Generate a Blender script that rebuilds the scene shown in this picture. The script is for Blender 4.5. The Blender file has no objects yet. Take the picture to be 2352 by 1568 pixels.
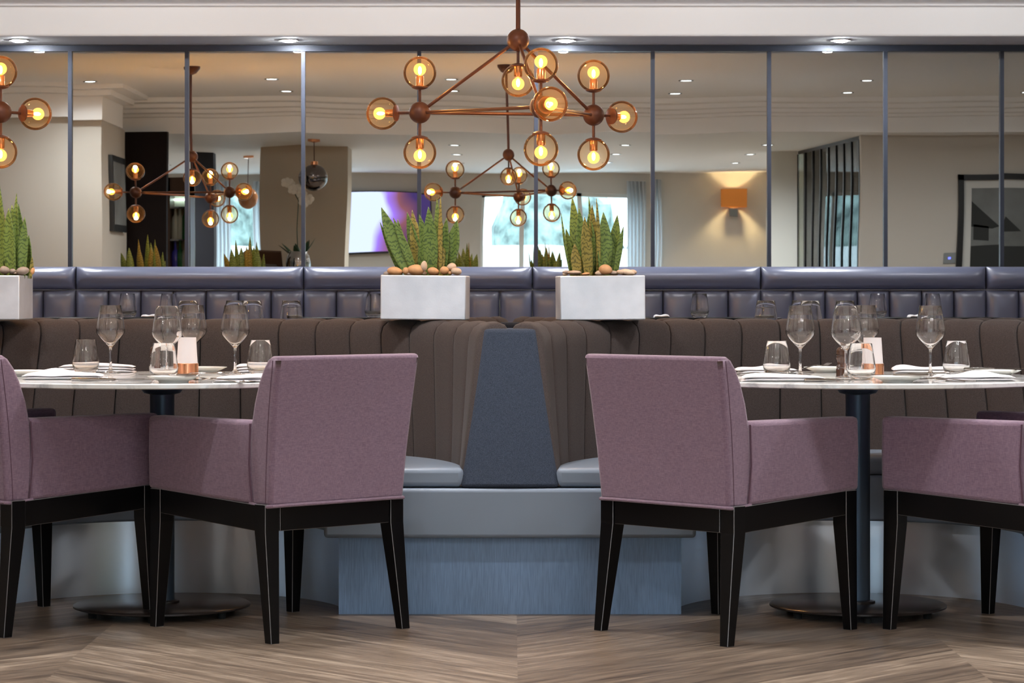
import bpy, bmesh, math, random
from mathutils import Vector, Matrix
R = math.radians
PI = math.pi
scene = bpy.context.scene
COL = scene.collection
F, V0, CX, H = 6000.0, 668.0, 1176.0, 1.03     # focal length in pixels, horizon row, centre column, lens height
MIRROR_Y = 13.4

def px(u, v, y):
    """Photo pixel at depth y -> world point."""
    return Vector(((u - CX) * y / F, y, H - (v - V0) * y / F))

# ------------------------------------------------------------------ materials
def new_mat(name):
    m = bpy.data.materials.new(name); m.use_nodes = True
    nt = m.node_tree
    for n in list(nt.nodes): nt.nodes.remove(n)
    out = nt.nodes.new('ShaderNodeOutputMaterial')
    return m, nt, out

def principled(name, col, rough=0.5, metal=0.0, spec=0.5, coat=0.0, sheen=0.0, var=0.0, vscale=20.0, vstretch=(1, 1, 1),
               bump=0.0, bscale=100.0, bstretch=(1, 1, 1), emit=None, estr=0.0, trans=0.0, bdist=0.002, aniso=0.0, rvar=0.0):
    m, nt, out = new_mat(name)
    p = nt.nodes.new('ShaderNodeBsdfPrincipled')
    nt.links.new(p.outputs[0], out.inputs[0])
    p.inputs['Base Color'].default_value = (*col, 1)
    p.inputs['Roughness'].default_value = rough
    p.inputs['Metallic'].default_value = metal
    p.inputs['Specular IOR Level'].default_value = spec
    p.inputs['Coat Weight'].default_value = coat
    p.inputs['Coat Roughness'].default_value = 0.15
    p.inputs['Sheen Weight'].default_value = sheen
    p.inputs['Sheen Roughness'].default_value = 0.5
    p.inputs['Transmission Weight'].default_value = trans
    p.inputs['Anisotropic'].default_value = aniso
    if emit:
        p.inputs['Emission Color'].default_value = (*emit, 1)
        p.inputs['Emission Strength'].default_value = estr
    if var or bump or rvar:
        tc = nt.nodes.new('ShaderNodeTexCoord')
        def noise(sc, st, det=4.0):
            mp = nt.nodes.new('ShaderNodeMapping'); mp.inputs['Scale'].default_value = st
            nt.links.new(tc.outputs['Object'], mp.inputs[0])
            n = nt.nodes.new('ShaderNodeTexNoise'); n.inputs['Scale'].default_value = sc; n.inputs['Detail'].default_value = det
            nt.links.new(mp.outputs[0], n.inputs['Vector'])
            return n
        if var or rvar:
            n = noise(vscale, vstretch)
            if var:
                r = nt.nodes.new('ShaderNodeValToRGB')
                r.color_ramp.elements[0].position = 0.3; r.color_ramp.elements[1].position = 0.7
                r.color_ramp.elements[0].color = (*[c * (1 - var) for c in col], 1)
                r.color_ramp.elements[1].color = (*[min(1, c * (1 + var)) for c in col], 1)
                nt.links.new(n.outputs[0], r.inputs[0]); nt.links.new(r.outputs[0], p.inputs['Base Color'])
            if rvar:
                mr = nt.nodes.new('ShaderNodeMapRange')
                mr.inputs['To Min'].default_value = max(0, rough - rvar); mr.inputs['To Max'].default_value = rough + rvar
                nt.links.new(n.outputs[0], mr.inputs[0]); nt.links.new(mr.outputs[0], p.inputs['Roughness'])
        if bump:
            n = noise(bscale, bstretch)
            b = nt.nodes.new('ShaderNodeBump'); b.inputs['Strength'].default_value = bump; b.inputs['Distance'].default_value = bdist
            nt.links.new(n.outputs[0], b.inputs['Height']); nt.links.new(b.outputs[0], p.inputs['Normal'])
    return m

def emission(name, col, strength):
    m, nt, out = new_mat(name)
    e = nt.nodes.new('ShaderNodeEmission'); e.inputs[0].default_value = (*col, 1); e.inputs[1].default_value = strength
    nt.links.new(e.outputs[0], out.inputs[0])
    return m

def thin_glass(name, tint=(0.97, 0.97, 0.97), edge=None, gl=1.0, blend=0.12, rough=0.0, glow=None):
    m, nt, out = new_mat(name)
    t = nt.nodes.new('ShaderNodeBsdfTransparent'); t.inputs[0].default_value = (*tint, 1)
    g = nt.nodes.new('ShaderNodeBsdfGlossy'); g.inputs['Roughness'].default_value = rough; g.inputs[0].default_value = (gl, gl, gl, 1)
    lw = nt.nodes.new('ShaderNodeLayerWeight'); lw.inputs[0].default_value = blend
    mx = nt.nodes.new('ShaderNodeMixShader')
    nt.links.new(lw.outputs['Fresnel'], mx.inputs[0]); nt.links.new(t.outputs[0], mx.inputs[1]); nt.links.new(g.outputs[0], mx.inputs[2])
    if edge:      # longer path through the glass near grazing incidence tints it deeper
        lw2 = nt.nodes.new('ShaderNodeLayerWeight'); lw2.inputs[0].default_value = 0.35
        mc = nt.nodes.new('ShaderNodeMix'); mc.data_type = 'RGBA'
        mc.inputs[6].default_value = (*tint, 1); mc.inputs[7].default_value = (*edge, 1)
        nt.links.new(lw2.outputs['Facing'], mc.inputs[0]); nt.links.new(mc.outputs[2], t.inputs[0])
    last = mx
    if glow:      # added translucent haze, imitates the bulb's glow inside the globe
        tl = nt.nodes.new('ShaderNodeBsdfTranslucent'); tl.inputs[0].default_value = (*glow[1], 1)
        last = nt.nodes.new('ShaderNodeMixShader'); last.inputs[0].default_value = glow[0]
        nt.links.new(mx.outputs[0], last.inputs[1]); nt.links.new(tl.outputs[0], last.inputs[2])
    nt.links.new(last.outputs[0], out.inputs[0])
    return m

def glow_glass(name, col, strength, tint):
    m, nt, out = new_mat(name)
    t = nt.nodes.new('ShaderNodeBsdfTransparent'); t.inputs[0].default_value = (*tint, 1)
    e = nt.nodes.new('ShaderNodeEmission'); e.inputs[0].default_value = (*col, 1); e.inputs[1].default_value = strength
    a = nt.nodes.new('ShaderNodeAddShader')
    nt.links.new(t.outputs[0], a.inputs[0]); nt.links.new(e.outputs[0], a.inputs[1]); nt.links.new(a.outputs[0], out.inputs[0])
    return m

def sheer(name, col):
    m, nt, out = new_mat(name)
    d = nt.nodes.new('ShaderNodeBsdfDiffuse'); d.inputs[0].default_value = (*col, 1)
    t = nt.nodes.new('ShaderNodeBsdfTranslucent'); t.inputs[0].default_value = (*col, 1)
    x = nt.nodes.new('ShaderNodeMixShader'); x.inputs[0].default_value = 0.6
    nt.links.new(d.outputs[0], x.inputs[1]); nt.links.new(t.outputs[0], x.inputs[2]); nt.links.new(x.outputs[0], out.inputs[0])
    return m

def weave(name, dark, light, sx=900, sz=900, rough=0.85, sheen=0.3):
    """Woven cloth: threads in two directions plus slubs."""
    m, nt, out = new_mat(name)
    p = nt.nodes.new('ShaderNodeBsdfPrincipled'); nt.links.new(p.outputs[0], out.inputs[0])
    p.inputs['Roughness'].default_value = rough; p.inputs['Specular IOR Level'].default_value = 0.2
    p.inputs['Sheen Weight'].default_value = sheen
    tc = nt.nodes.new('ShaderNodeTexCoord')
    outs = []
    for st in ((1, 1, 13), (13, 13, 1)):
        mp = nt.nodes.new('ShaderNodeMapping'); mp.inputs['Scale'].default_value = st
        n = nt.nodes.new('ShaderNodeTexNoise'); n.inputs['Scale'].default_value = sx / 14; n.inputs['Detail'].default_value = 2
        nt.links.new(tc.outputs['Object'], mp.inputs[0]); nt.links.new(mp.outputs[0], n.inputs['Vector']); outs.append(n)
    a = nt.nodes.new('ShaderNodeMath'); a.operation = 'ADD'
    nt.links.new(outs[0].outputs[0], a.inputs[0]); nt.links.new(outs[1].outputs[0], a.inputs[1])
    mr = nt.nodes.new('ShaderNodeMapRange'); mr.inputs['From Min'].default_value = 0.76; mr.inputs['From Max'].default_value = 1.24
    nt.links.new(a.outputs[0], mr.inputs[0])
    mc = nt.nodes.new('ShaderNodeMix'); mc.data_type = 'RGBA'
    mc.inputs[6].default_value = (*dark, 1); mc.inputs[7].default_value = (*light, 1)
    nt.links.new(mr.outputs[0], mc.inputs[0]); nt.links.new(mc.outputs[2], p.inputs['Base Color'])
    b = nt.nodes.new('ShaderNodeBump'); b.inputs['Strength'].default_value = 0.25; b.inputs['Distance'].default_value = 0.001
    nt.links.new(a.outputs[0], b.inputs['Height']); nt.links.new(b.outputs[0], p.inputs['Normal'])
    return m

def floor_material():
    m, nt, out = new_mat('chevron_wood')
    p = nt.nodes.new('ShaderNodeBsdfPrincipled'); nt.links.new(p.outputs[0], out.inputs[0])
    L = nt.links.new
    def math_(op, a, b=None):
        n = nt.nodes.new('ShaderNodeMath'); n.operation = op
        for i, x in enumerate((a, b)):
            if x is None: continue
            if isinstance(x, (int, float)): n.inputs[i].default_value = x
            else: L(x, n.inputs[i])
        return n.outputs[0]
    g = nt.nodes.new('ShaderNodeNewGeometry'); s = nt.nodes.new('ShaderNodeSeparateXYZ'); L(g.outputs['Position'], s.inputs[0])
    W = 1.25
    x = math_('SUBTRACT', s.outputs[0], 0.015)
    pp = math_('PINGPONG', x, W)
    colm = math_('FLOOR', math_('DIVIDE', x, W))
    across = math_('SUBTRACT', s.outputs[1], pp)
    along = math_('ADD', s.outputs[1], pp)
    idx = math_('FLOOR', math_('DIVIDE', across, 0.26))
    seed = math_('ADD', math_('MULTIPLY', colm, 7.31), math_('MULTIPLY', idx, 3.17))
    wn = nt.nodes.new('ShaderNodeTexWhiteNoise'); wn.noise_dimensions = '1D'; L(seed, wn.inputs['W'])
    def grain(sa, sc, det, dist):
        c = nt.nodes.new('ShaderNodeCombineXYZ')
        L(math_('MULTIPLY', along, sa), c.inputs[0]); L(math_('MULTIPLY', across, sc), c.inputs[1]); L(seed, c.inputs[2])
        n = nt.nodes.new('ShaderNodeTexNoise'); n.inputs['Scale'].default_value = 1; n.inputs['Detail'].default_value = det
        n.inputs['Distortion'].default_value = dist; n.inputs['Roughness'].default_value = 0.6
        L(c.outputs[0], n.inputs['Vector']); return n.outputs[0]
    g1 = grain(1.9, 30, 7, 0.9); g2 = grain(7, 150, 4, 0.4); g3 = grain(5.0, 42, 3, 1.0)
    mix = math_('ADD', math_('ADD', math_('MULTIPLY', g1, 0.62), math_('MULTIPLY', g2, 0.26)), math_('MULTIPLY', wn.outputs[0], 0.14))
    r = nt.nodes.new('ShaderNodeValToRGB'); e = r.color_ramp.elements
    e[0].position = 0.33; e[0].color = (0.045, 0.032, 0.026, 1)
    e[1].position = 0.70; e[1].color = (0.45, 0.355, 0.265, 1)
    k = e.new(0.44); k.color = (0.118, 0.084, 0.060, 1)
    k = e.new(0.56); k.color = (0.215, 0.158, 0.113, 1)
    L(mix, r.inputs[0])
    kn = nt.nodes.new('ShaderNodeValToRGB'); kn.color_ramp.elements[0].position = 0.69; kn.color_ramp.elements[1].position = 0.75
    kn.color_ramp.elements[0].color = (0, 0, 0, 1); kn.color_ramp.elements[1].color = (0.75, 0.75, 0.75, 1)
    L(g3, kn.inputs[0])
    mc = nt.nodes.new('ShaderNodeMix'); mc.data_type = 'RGBA'; mc.inputs[7].default_value = (0.06, 0.045, 0.038, 1)
    L(kn.outputs[0], mc.inputs[0]); L(r.outputs[0], mc.inputs[6])
    L(mc.outputs[2], p.inputs['Base Color'])
    p.inputs['Roughness'].default_value = 0.36; p.inputs['Specular IOR Level'].default_value = 0.4
    b = nt.nodes.new('ShaderNodeBump'); b.inputs['Strength'].default_value = 0.15; b.inputs['Distance'].default_value = 0.002
    L(g2, b.inputs['Height']); L(b.outputs[0], p.inputs['Normal'])
    return m

def marble():
    m, nt, out = new_mat('white_marble')
    p = nt.nodes.new('ShaderNodeBsdfPrincipled'); nt.links.new(p.outputs[0], out.inputs[0])
    tc = nt.nodes.new('ShaderNodeTexCoord')
    n = nt.nodes.new('ShaderNodeTexNoise'); n.inputs['Scale'].default_value = 9; n.inputs['Detail'].default_value = 8; n.inputs['Distortion'].default_value = 1.4
    nt.links.new(tc.outputs['Object'], n.inputs['Vector'])
    r = nt.nodes.new('ShaderNodeValToRGB'); e = r.color_ramp.elements
    e[0].position = 0.30; e[0].color = (0.42, 0.43, 0.44, 1); e[1].position = 0.47; e[1].color = (0.83, 0.82, 0.79, 1)
    nt.links.new(n.outputs[0], r.inputs[0]); nt.links.new(r.outputs[0], p.inputs['Base Color'])
    p.inputs['Roughness'].default_value = 0.06
    return m

def leaf_mat(name, dark, light, band=0.55):
    m, nt, out = new_mat(name)
    p = nt.nodes.new('ShaderNodeBsdfPrincipled'); nt.links.new(p.outputs[0], out.inputs[0])
    tc = nt.nodes.new('ShaderNodeTexCoord')
    w = nt.nodes.new('ShaderNodeTexWave'); w.bands_direction = 'Z'; w.inputs['Scale'].default_value = 20
    w.inputs['Distortion'].default_value = 11; w.inputs['Detail'].default_value = 3; w.inputs['Detail Scale'].default_value = 1.4
    mp = nt.nodes.new('ShaderNodeMapping'); mp.inputs['Scale'].default_value = (2.2, 2.2, 1)
    nt.links.new(tc.outputs['Object'], mp.inputs[0]); nt.links.new(mp.outputs[0], w.inputs['Vector'])
    r = nt.nodes.new('ShaderNodeValToRGB'); e = r.color_ramp.elements
    e[0].position = 0.05; e[0].color = (*dark, 1); e[1].position = band * 0.75; e[1].color = (*light, 1)
    nt.links.new(w.outputs[0], r.inputs[0]); nt.links.new(r.outputs[0], p.inputs['Base Color'])
    p.inputs['Roughness'].default_value = 0.42; p.inputs['Specular IOR Level'].default_value = 0.35
    return m

def screen_mat():
    m, nt, out = new_mat('screen_picture')
    tc = nt.nodes.new('ShaderNodeTexCoord')
    n = nt.nodes.new('ShaderNodeTexNoise'); n.inputs['Scale'].default_value = 2.3; n.inputs['Detail'].default_value = 1.5
    nt.links.new(tc.outputs['Object'], n.inputs['Vector'])
    sx = nt.nodes.new('ShaderNodeSeparateXYZ'); nt.links.new(tc.outputs['Object'], sx.inputs[0])
    mr = nt.nodes.new('ShaderNodeMapRange'); mr.inputs['From Min'].default_value = -0.45; mr.inputs['From Max'].default_value = 0.45
    nt.links.new(sx.outputs[0], mr.inputs[0])
    a = nt.nodes.new('ShaderNodeMath'); a.operation = 'MULTIPLY_ADD'; a.inputs[1].default_value = 0.55
    nt.links.new(n.outputs[0], a.inputs[0])
    nt.links.new(mr.outputs[0], a.inputs[2])
    r = nt.nodes.new('ShaderNodeValToRGB'); e = r.color_ramp.elements
    e[0].position = 0.60; e[0].color = (0.62, 0.70, 0.98, 1); e[1].position = 1.0; e[1].color = (0.05, 0.03, 0.12, 1)
    k = e.new(0.70); k.color = (0.30, 0.16, 0.75, 1)
    k = e.new(0.83); k.color = (0.22, 0.08, 0.10, 1)
    nt.links.new(a.outputs[0], r.inputs[0])
    em = nt.nodes.new('ShaderNodeEmission'); em.inputs[1].default_value = 1.25
    nt.links.new(r.outputs[0], em.inputs[0]); nt.links.new(em.outputs[0], out.inputs[0])
    return m

def mirror_mat(i):
    m, nt, out = new_mat('mirror_glass_%d' % i)
    p = nt.nodes.new('ShaderNodeBsdfPrincipled'); nt.links.new(p.outputs[0], out.inputs[0])
    p.inputs['Metallic'].default_value = 1; p.inputs['Roughness'].default_value = 0.0
    p.inputs['Base Color'].default_value = (0.66, 0.685, 0.665, 1)
    tc = nt.nodes.new('ShaderNodeTexCoord')
    n = nt.nodes.new('ShaderNodeTexNoise'); n.inputs['Scale'].default_value = 1.6; n.inputs['Detail'].default_value = 0
    mp = nt.nodes.new('ShaderNodeMapping'); mp.inputs['Location'].default_value = (i * 3.3, 0, i * 1.7)
    nt.links.new(tc.outputs['Object'], mp.inputs[0]); nt.links.new(mp.outputs[0], n.inputs['Vector'])
    b = nt.nodes.new('ShaderNodeBump'); b.inputs['Strength'].default_value = 0.35; b.inputs['Distance'].default_value = 0.003
    nt.links.new(n.outputs[0], b.inputs['Height']); nt.links.new(b.outputs[0], p.inputs['Normal'])
    return m

MAT = dict(
    floor=floor_material(),
    ceiling=principled('ceiling_paint', (0.92, 0.92, 0.92), 0.7, spec=0.3),
    wall=principled('wall_paint', (0.60, 0.57, 0.52), 0.8, spec=0.2),
    column=principled('column_paint', (0.58, 0.51, 0.42), 0.8, spec=0.2),
    white_wall=principled('white_paint', (0.78, 0.79, 0.76), 0.7, spec=0.2),
    dark_panel=principled('dark_panel', (0.008, 0.005, 0.005), 0.6, spec=0.1),
    mauve=weave('mauve_linen', (0.165, 0.102, 0.146), (0.268, 0.176, 0.226), 900),
    mauve_dark=principled('mauve_thread', (0.11, 0.055, 0.08), 0.9),
    black_wood=principled('black_lacquer', (0.0028, 0.0026, 0.003), 0.30, spec=0.22),
    edge_highlight=principled('edge_highlight', (0.16, 0.15, 0.15), 0.3),  # pale bevels paint edge highlights onto the lacquer, along with chipped edges
    felt_brown=principled('brown_felt', (0.050, 0.039, 0.036), 0.95, spec=0.1, sheen=0.06, var=0.5, vscale=620, bump=0.3, bscale=700, bdist=0.001),
    felt_blue=principled('slate_felt', (0.034, 0.042, 0.060), 0.95, spec=0.1, sheen=0.06, var=0.6, vscale=620, bump=0.3, bscale=700, bdist=0.001),
    leather_grey=principled('grey_leather', (0.195, 0.232, 0.285), 0.36, spec=0.4, bump=0.12, bscale=350, bdist=0.0006),
    leather_navy=principled('navy_leather', (0.112, 0.122, 0.185), 0.30, spec=0.9, bump=0.06, bscale=14, bdist=0.004),
    steel=principled('brushed_steel', (0.84, 0.91, 1.0), 0.32, metal=0.85, bump=0.05, bscale=40, bstretch=(0.3, 0.3, 20), bdist=0.0004),
    blue_wood=principled('blue_stained_oak', (0.150, 0.232, 0.365), 0.42, var=0.20, vscale=30, vstretch=(14, 1, 0.6), bump=0.15, bscale=60, bstretch=(4, 1, 0.2)),
    marble=marble(),
    table_metal=principled('slate_metal', (0.055, 0.080, 0.115), 0.42, metal=0.5),
    base_metal=principled('bronze_black_metal', (0.030, 0.022, 0.020), 0.30, metal=0.4, coat=0.2),
    rubber=principled('rubber', (0.01, 0.01, 0.01), 0.8),
    napkin=principled('napkin_cotton', (0.78, 0.76, 0.78), 0.9, spec=0.1, bump=0.1, bscale=300),
    china=principled('white_china', (0.84, 0.84, 0.80), 0.12, spec=0.5),
    cutlery=principled('polished_cutlery', (0.32, 0.29, 0.27), 0.16, metal=1.0),
    copper=principled('copper', (0.83, 0.38, 0.20), 0.22, metal=1.0),
    frosted=principled('frosted_glass', (0.70, 0.63, 0.61), 0.45, spec=0.4, emit=None),
    mill_wood=principled('dark_turned_wood', (0.055, 0.022, 0.012), 0.22, coat=0.5),
    glass=principled('clear_glass', (1, 1, 1), 0.0, trans=1.0),
    glass_base=thin_glass('thick_glass', (0.90, 0.90, 0.90), (0.72, 0.72, 0.72), 1.0, 0.30),
    window_glass=thin_glass('window_glass', (0.96, 0.98, 0.98), None, 1.0, 0.06),
    amber=thin_glass('amber_globe', (1.0, 0.94, 0.82), (1.0, 0.82, 0.58), 1.0, 0.15, glow=(0.006, (1.0, 0.60, 0.26))),
    dark_amber=principled('dark_amber_glass', (0.35, 0.14, 0.05), 0.05, spec=0.6),
    bronze=principled('bronze_brown', (0.090, 0.032, 0.018), 0.42, metal=0.35, spec=0.5),
    dark_bronze=principled('dark_bronze', (0.03, 0.015, 0.012), 0.4, metal=0.4),
    bulb=glow_glass('bulb_amber', (1.0, 0.50, 0.10), 1.1, (1.0, 0.78, 0.45)),
    filament=emission('bulb_filament', (1.0, 0.66, 0.22), 42.0),
    planter=principled('silver_planter', (0.70, 0.71, 0.75), 0.36, metal=0.55, spec=0.5, bump=0.2, bscale=160, bdist=0.001, var=0.14, rvar=0.14, vscale=7),
    soil=principled('soil', (0.05, 0.03, 0.02), 0.95),
    leaf=leaf_mat('snake_leaf', (0.052, 0.088, 0.022), (0.140, 0.200, 0.045)),
    leaf_old=leaf_mat('snake_leaf_yellow', (0.095, 0.085, 0.018), (0.25, 0.20, 0.045)),
    mirror_frame=principled('mirror_frame_metal', (0.035, 0.042, 0.062), 0.4, metal=0.3),
    lens=emission('downlight_lens', (0.92, 0.97, 1.0), 9.0),
    ring=principled('downlight_ring', (0.30, 0.30, 0.30), 0.4, metal=0.8),
    chrome=principled('chrome', (0.55, 0.55, 0.56), 0.08, metal=1.0),
    dark_chrome=principled('smoked_chrome', (0.22, 0.20, 0.20), 0.06, metal=1.0),
    screen=screen_mat(),
    black=principled('black_plastic', (0.01, 0.01, 0.012), 0.35),
    frame_black=principled('picture_frame_black', (0.008, 0.008, 0.009), 0.4),
    mount=principled('picture_mount', (0.62, 0.62, 0.60), 0.8),
    print_grey=principled('print_sky', (0.17, 0.18, 0.18), 0.7, var=0.3, vscale=2.5),
    print_dark=principled('print_dark', (0.02, 0.022, 0.022), 0.7),
    shade=principled('lamp_shade_amber', (0.45, 0.17, 0.04), 0.8, emit=(1.0, 0.30, 0.04), estr=0.15),
    curtain=sheer('sheer_curtain', (0.88, 0.89, 0.90)),
    curtain_dark=principled('dark_curtain', (0.03, 0.032, 0.045), 0.8),
    bar_wood=principled('bar_wood', (0.07, 0.035, 0.02), 0.4),
    bottle_green=principled('green_bottle', (0.03, 0.14, 0.05), 0.1, spec=0.6),
    bottle_blue=principled('blue_bottle', (0.06, 0.06, 0.45), 0.1, spec=0.6),
    bottle_clear=principled('pale_bottle', (0.55, 0.58, 0.50), 0.1, spec=0.6),
    shelf_back=principled('lit_shelf_back', (0.55, 0.58, 0.50), 0.5),
    shelf_lamp=emission('shelf_strip_lamp', (0.85, 1.0, 0.9), 5.0),
    orchid=principled('orchid_petal', (0.80, 0.76, 0.68), 0.6),
    dark_leaf=principled('orchid_leaf', (0.02, 0.05, 0.02), 0.4),
    ochre=principled('ochre_leather', (0.30, 0.17, 0.05), 0.5),
    hedge=principled('hedge_green', (0.27, 0.33, 0.30), 0.9, var=0.7, vscale=5),
    outdoor=principled('pale_paving', (0.75, 0.75, 0.74), 0.9),
    led=emission('blue_led', (0.1, 0.12, 1.0), 3.0),
    plate_steel=principled('switch_plate_steel', (0.4, 0.42, 0.42), 0.35, metal=0.8),
)
def brush_tangent(m):
    nt = m.node_tree; p = [n for n in nt.nodes if n.type == 'BSDF_PRINCIPLED'][0]
    tc = nt.nodes.new('ShaderNodeTexCoord'); c = nt.nodes.new('ShaderNodeVectorMath'); c.operation = 'CROSS_PRODUCT'
    c.inputs[0].default_value = (0, 0, 1)
    nt.links.new(tc.outputs['Object'], c.inputs[1]); nt.links.new(c.outputs[0], p.inputs['Tangent'])
    p.inputs['Anisotropic'].default_value = 0.85; p.inputs['Anisotropic Rotation'].default_value = 0.25
brush_tangent(MAT['steel'])
PEBBLES = [principled('pebble_%d' % i, c, 0.65, var=0.18, vscale=30) for i, c in enumerate(
    ((0.50, 0.36, 0.25), (0.58, 0.40, 0.27), (0.40, 0.30, 0.23), (0.62, 0.46, 0.33), (0.52, 0.27, 0.12), (0.28, 0.22, 0.18)))]

# ------------------------------------------------------------------ mesh helpers
class MB:
    def __init__(s): s.v = []; s.f = []; s.m = []
    def add(s, verts, faces, mi=0):
        o = len(s.v); s.v += [tuple(p) for p in verts]
        s.f += [tuple(i + o for i in f) for f in faces]; s.m += [mi] * len(faces); return s
    def box(s, x0, x1, y0, y1, z0, z1, mi=0):
        return s.add([(x0, y0, z0), (x1, y0, z0), (x1, y1, z0), (x0, y1, z0), (x0, y0, z1), (x1, y0, z1), (x1, y1, z1), (x0, y1, z1)],
                     [(0, 3, 2, 1), (4, 5, 6, 7), (0, 1, 5, 4), (1, 2, 6, 5), (2, 3, 7, 6), (3, 0, 4, 7)], mi)
    def loft(s, rings, cap=True, closed=True, mi=0):
        n = len(rings[0]); v = [p for r in rings for p in r]; f = []
        for i in range(len(rings) - 1):
            for j in range(n if closed else n - 1):
                k = (j + 1) % n
                f.append((i * n + j, i * n + k, (i + 1) * n + k, (i + 1) * n + j))
        if cap:
            f.append(tuple(reversed(range(n)))); f.append(tuple((len(rings) - 1) * n + j for j in range(n)))
        return s.add(v, f, mi)
    def lathe(s, prof, seg=32, c=(0, 0, 0), mi=0, axis='z'):
        v = []; f = []; n = len(prof)
        for j in range(seg):
            a = 2 * PI * j / seg
            for r, z in prof:
                r = max(r, 1e-5)
                v.append((c[0] + r * math.cos(a), c[1] + r * math.sin(a), c[2] + z))
        for j in range(seg):
            k = (j + 1) % seg
            for i in range(n - 1):
                f.append((j * n + i, k * n + i, k * n + i + 1, j * n + i + 1))
        return s.add(v, f, mi)
    def tube(s, pts, r, seg=10, mi=0, cap=True):
        pts = [Vector(p) for p in pts]; rings = []
        rad = r if isinstance(r, (list, tuple)) else [r] * len(pts)
        for i, p in enumerate(pts):
            d = (pts[min(i + 1, len(pts) - 1)] - pts[max(i - 1, 0)]).normalized()
            up = Vector((0, 0, 1)) if abs(d.z) < 0.9 else Vector((1, 0, 0))
            a = d.cross(up).normalized(); b = a.cross(d).normalized()
            rings.append([p + (a * math.cos(2 * PI * k / seg) + b * math.sin(2 * PI * k / seg)) * rad[i] for k in range(seg)])
        return s.loft(rings, cap, True, mi)
    def sphere(s, c, r, seg=24, rings=14, sc=(1, 1, 1), mi=0):
        prof = [(r * math.sin(PI * i / rings), -r * math.cos(PI * i / rings)) for i in range(rings + 1)]
        o = len(s.v); s.lathe(prof, seg, (0, 0, 0), mi)
        for i in range(o, len(s.v)):
            x, y, z = s.v[i]; s.v[i] = (c[0] + x * sc[0], c[1] + y * sc[1], c[2] + z * sc[2])
        return s
    def xform(s, mtx, start=0):
        for i in range(start, len(s.v)): s.v[i] = tuple(mtx @ Vector(s.v[i]))
        return s
    def mesh(s, name, mats, smooth=True, weld=True):
        me = bpy.data.meshes.new(name); me.from_pydata(s.v, [], s.f)
        for mt in (mats if isinstance(mats, (list, tuple)) else [mats]): me.materials.append(mt)
        me.polygons.foreach_set('material_index', s.m)
        bm = bmesh.new(); bm.from_mesh(me)
        if weld: bmesh.ops.remove_doubles(bm, verts=bm.verts, dist=1e-5)
        bmesh.ops.recalc_face_normals(bm, faces=bm.faces)
        bm.to_mesh(me); bm.free()
        if smooth:
            me.polygons.foreach_set('use_smooth', [True] * len(me.polygons))
            try: me.set_sharp_from_angle(angle=R(38))
            except Exception: pass
        me.update(); return me

def tag(o, label=None, cat=None, group=None, kind=None):
    if label: o['label'] = label
    if cat: o['category'] = cat
    if group: o['group'] = group
    if kind: o['kind'] = kind
    return o

def obj(name, mb, mats, parent=None, loc=(0, 0, 0), rot=(0, 0, 0), smooth=True, bevel=0.0, bseg=2, bmat=-1, subsurf=0, solid=0.0, **kw):
    me = mb if isinstance(mb, bpy.types.Mesh) else mb.mesh(name, mats, smooth)
    o = bpy.data.objects.new(name, me); COL.objects.link(o)
    o.location = loc; o.rotation_euler = rot
    if parent: o.parent = parent
    if solid:
        d = o.modifiers.new('solid', 'SOLIDIFY'); d.thickness = solid; d.offset = 0
    if bevel:
        d = o.modifiers.new('bevel', 'BEVEL'); d.width = bevel; d.segments = bseg; d.limit_method = 'ANGLE'; d.angle_limit = R(40)
        d.material = bmat; d.harden_normals = False
    if subsurf:
        d = o.modifiers.new('sub', 'SUBSURF'); d.levels = subsurf; d.render_levels = subsurf
    return tag(o, **kw)

def empty(name, loc=(0, 0, 0), rz=0.0, **kw):
    o = bpy.data.objects.new(name, None); COL.objects.link(o); o.empty_display_size = 0.05
    o.location = loc; o.rotation_euler = (0, 0, rz)
    return tag(o, **kw)

def dup(root, loc, rz=0.0, label=None, group=None, rot=None):
    def cp(o, parent):
        c = o.copy(); COL.objects.link(c)
        if parent: c.parent = parent
        for ch in list(o.children): cp(ch, c)
        return c
    c = cp(root, None); c.location = loc; c.rotation_euler = rot or (0, 0, rz)
    if label: c['label'] = label
    if group: c['group'] = group
    return c

def structure(name, mb, mat, **kw):
    return obj(name, mb, mat, smooth=False, kind='structure', **kw)

# ------------------------------------------------------------------ camera
cam = bpy.data.cameras.new('camera'); co = bpy.data.objects.new('camera', cam); COL.objects.link(co)
co.location = (0, 0, H); co.rotation_euler = (R(90), 0, 0)
cam.sensor_width = 36.0; cam.lens = F / 2352 * 36.0
cam.shift_y = -(784 - V0) / 2352.0
cam.clip_start = 0.05; cam.clip_end = 200
cam.dof.use_dof = True; cam.dof.focus_distance = 8.5; cam.dof.aperture_fstop = 14.0
scene.camera = co

# ------------------------------------------------------------------ room shell
XL, XR, YF = -5.2, 5.6, -0.9
CZ, LZ = 2.53, 2.28          # main ceiling, lowered ceiling
structure('floor', MB().box(XL, XR, YF, MIRROR_Y + 0.3, -0.1, 0.0), MAT['floor'])
structure('floor_platform', MB().box(XL, XR, 11.82, MIRROR_Y + 0.3, 0.0, 0.152), MAT['floor'])
structure('ceiling', MB().box(XL, XR, 5.6, MIRROR_Y + 0.3, CZ, CZ + 0.1), MAT['ceiling'])
structure('ceiling_low', MB().box(XL, XR, YF - 0.3, 5.93, LZ, LZ + 0.1), MAT['ceiling'])
structure('wall_back', MB().box(XL, XR, MIRROR_Y + 0.012, MIRROR_Y + 0.3, 0.0, CZ), MAT['wall'])
structure('wall_left', MB().box(XL - 0.15, XL, YF, MIRROR_Y + 0.3, 0, CZ), MAT['wall'])
structure('wall_right', MB().box(XR, XR + 0.15, YF, MIRROR_Y + 0.3, 0, CZ), MAT['wall'])
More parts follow.
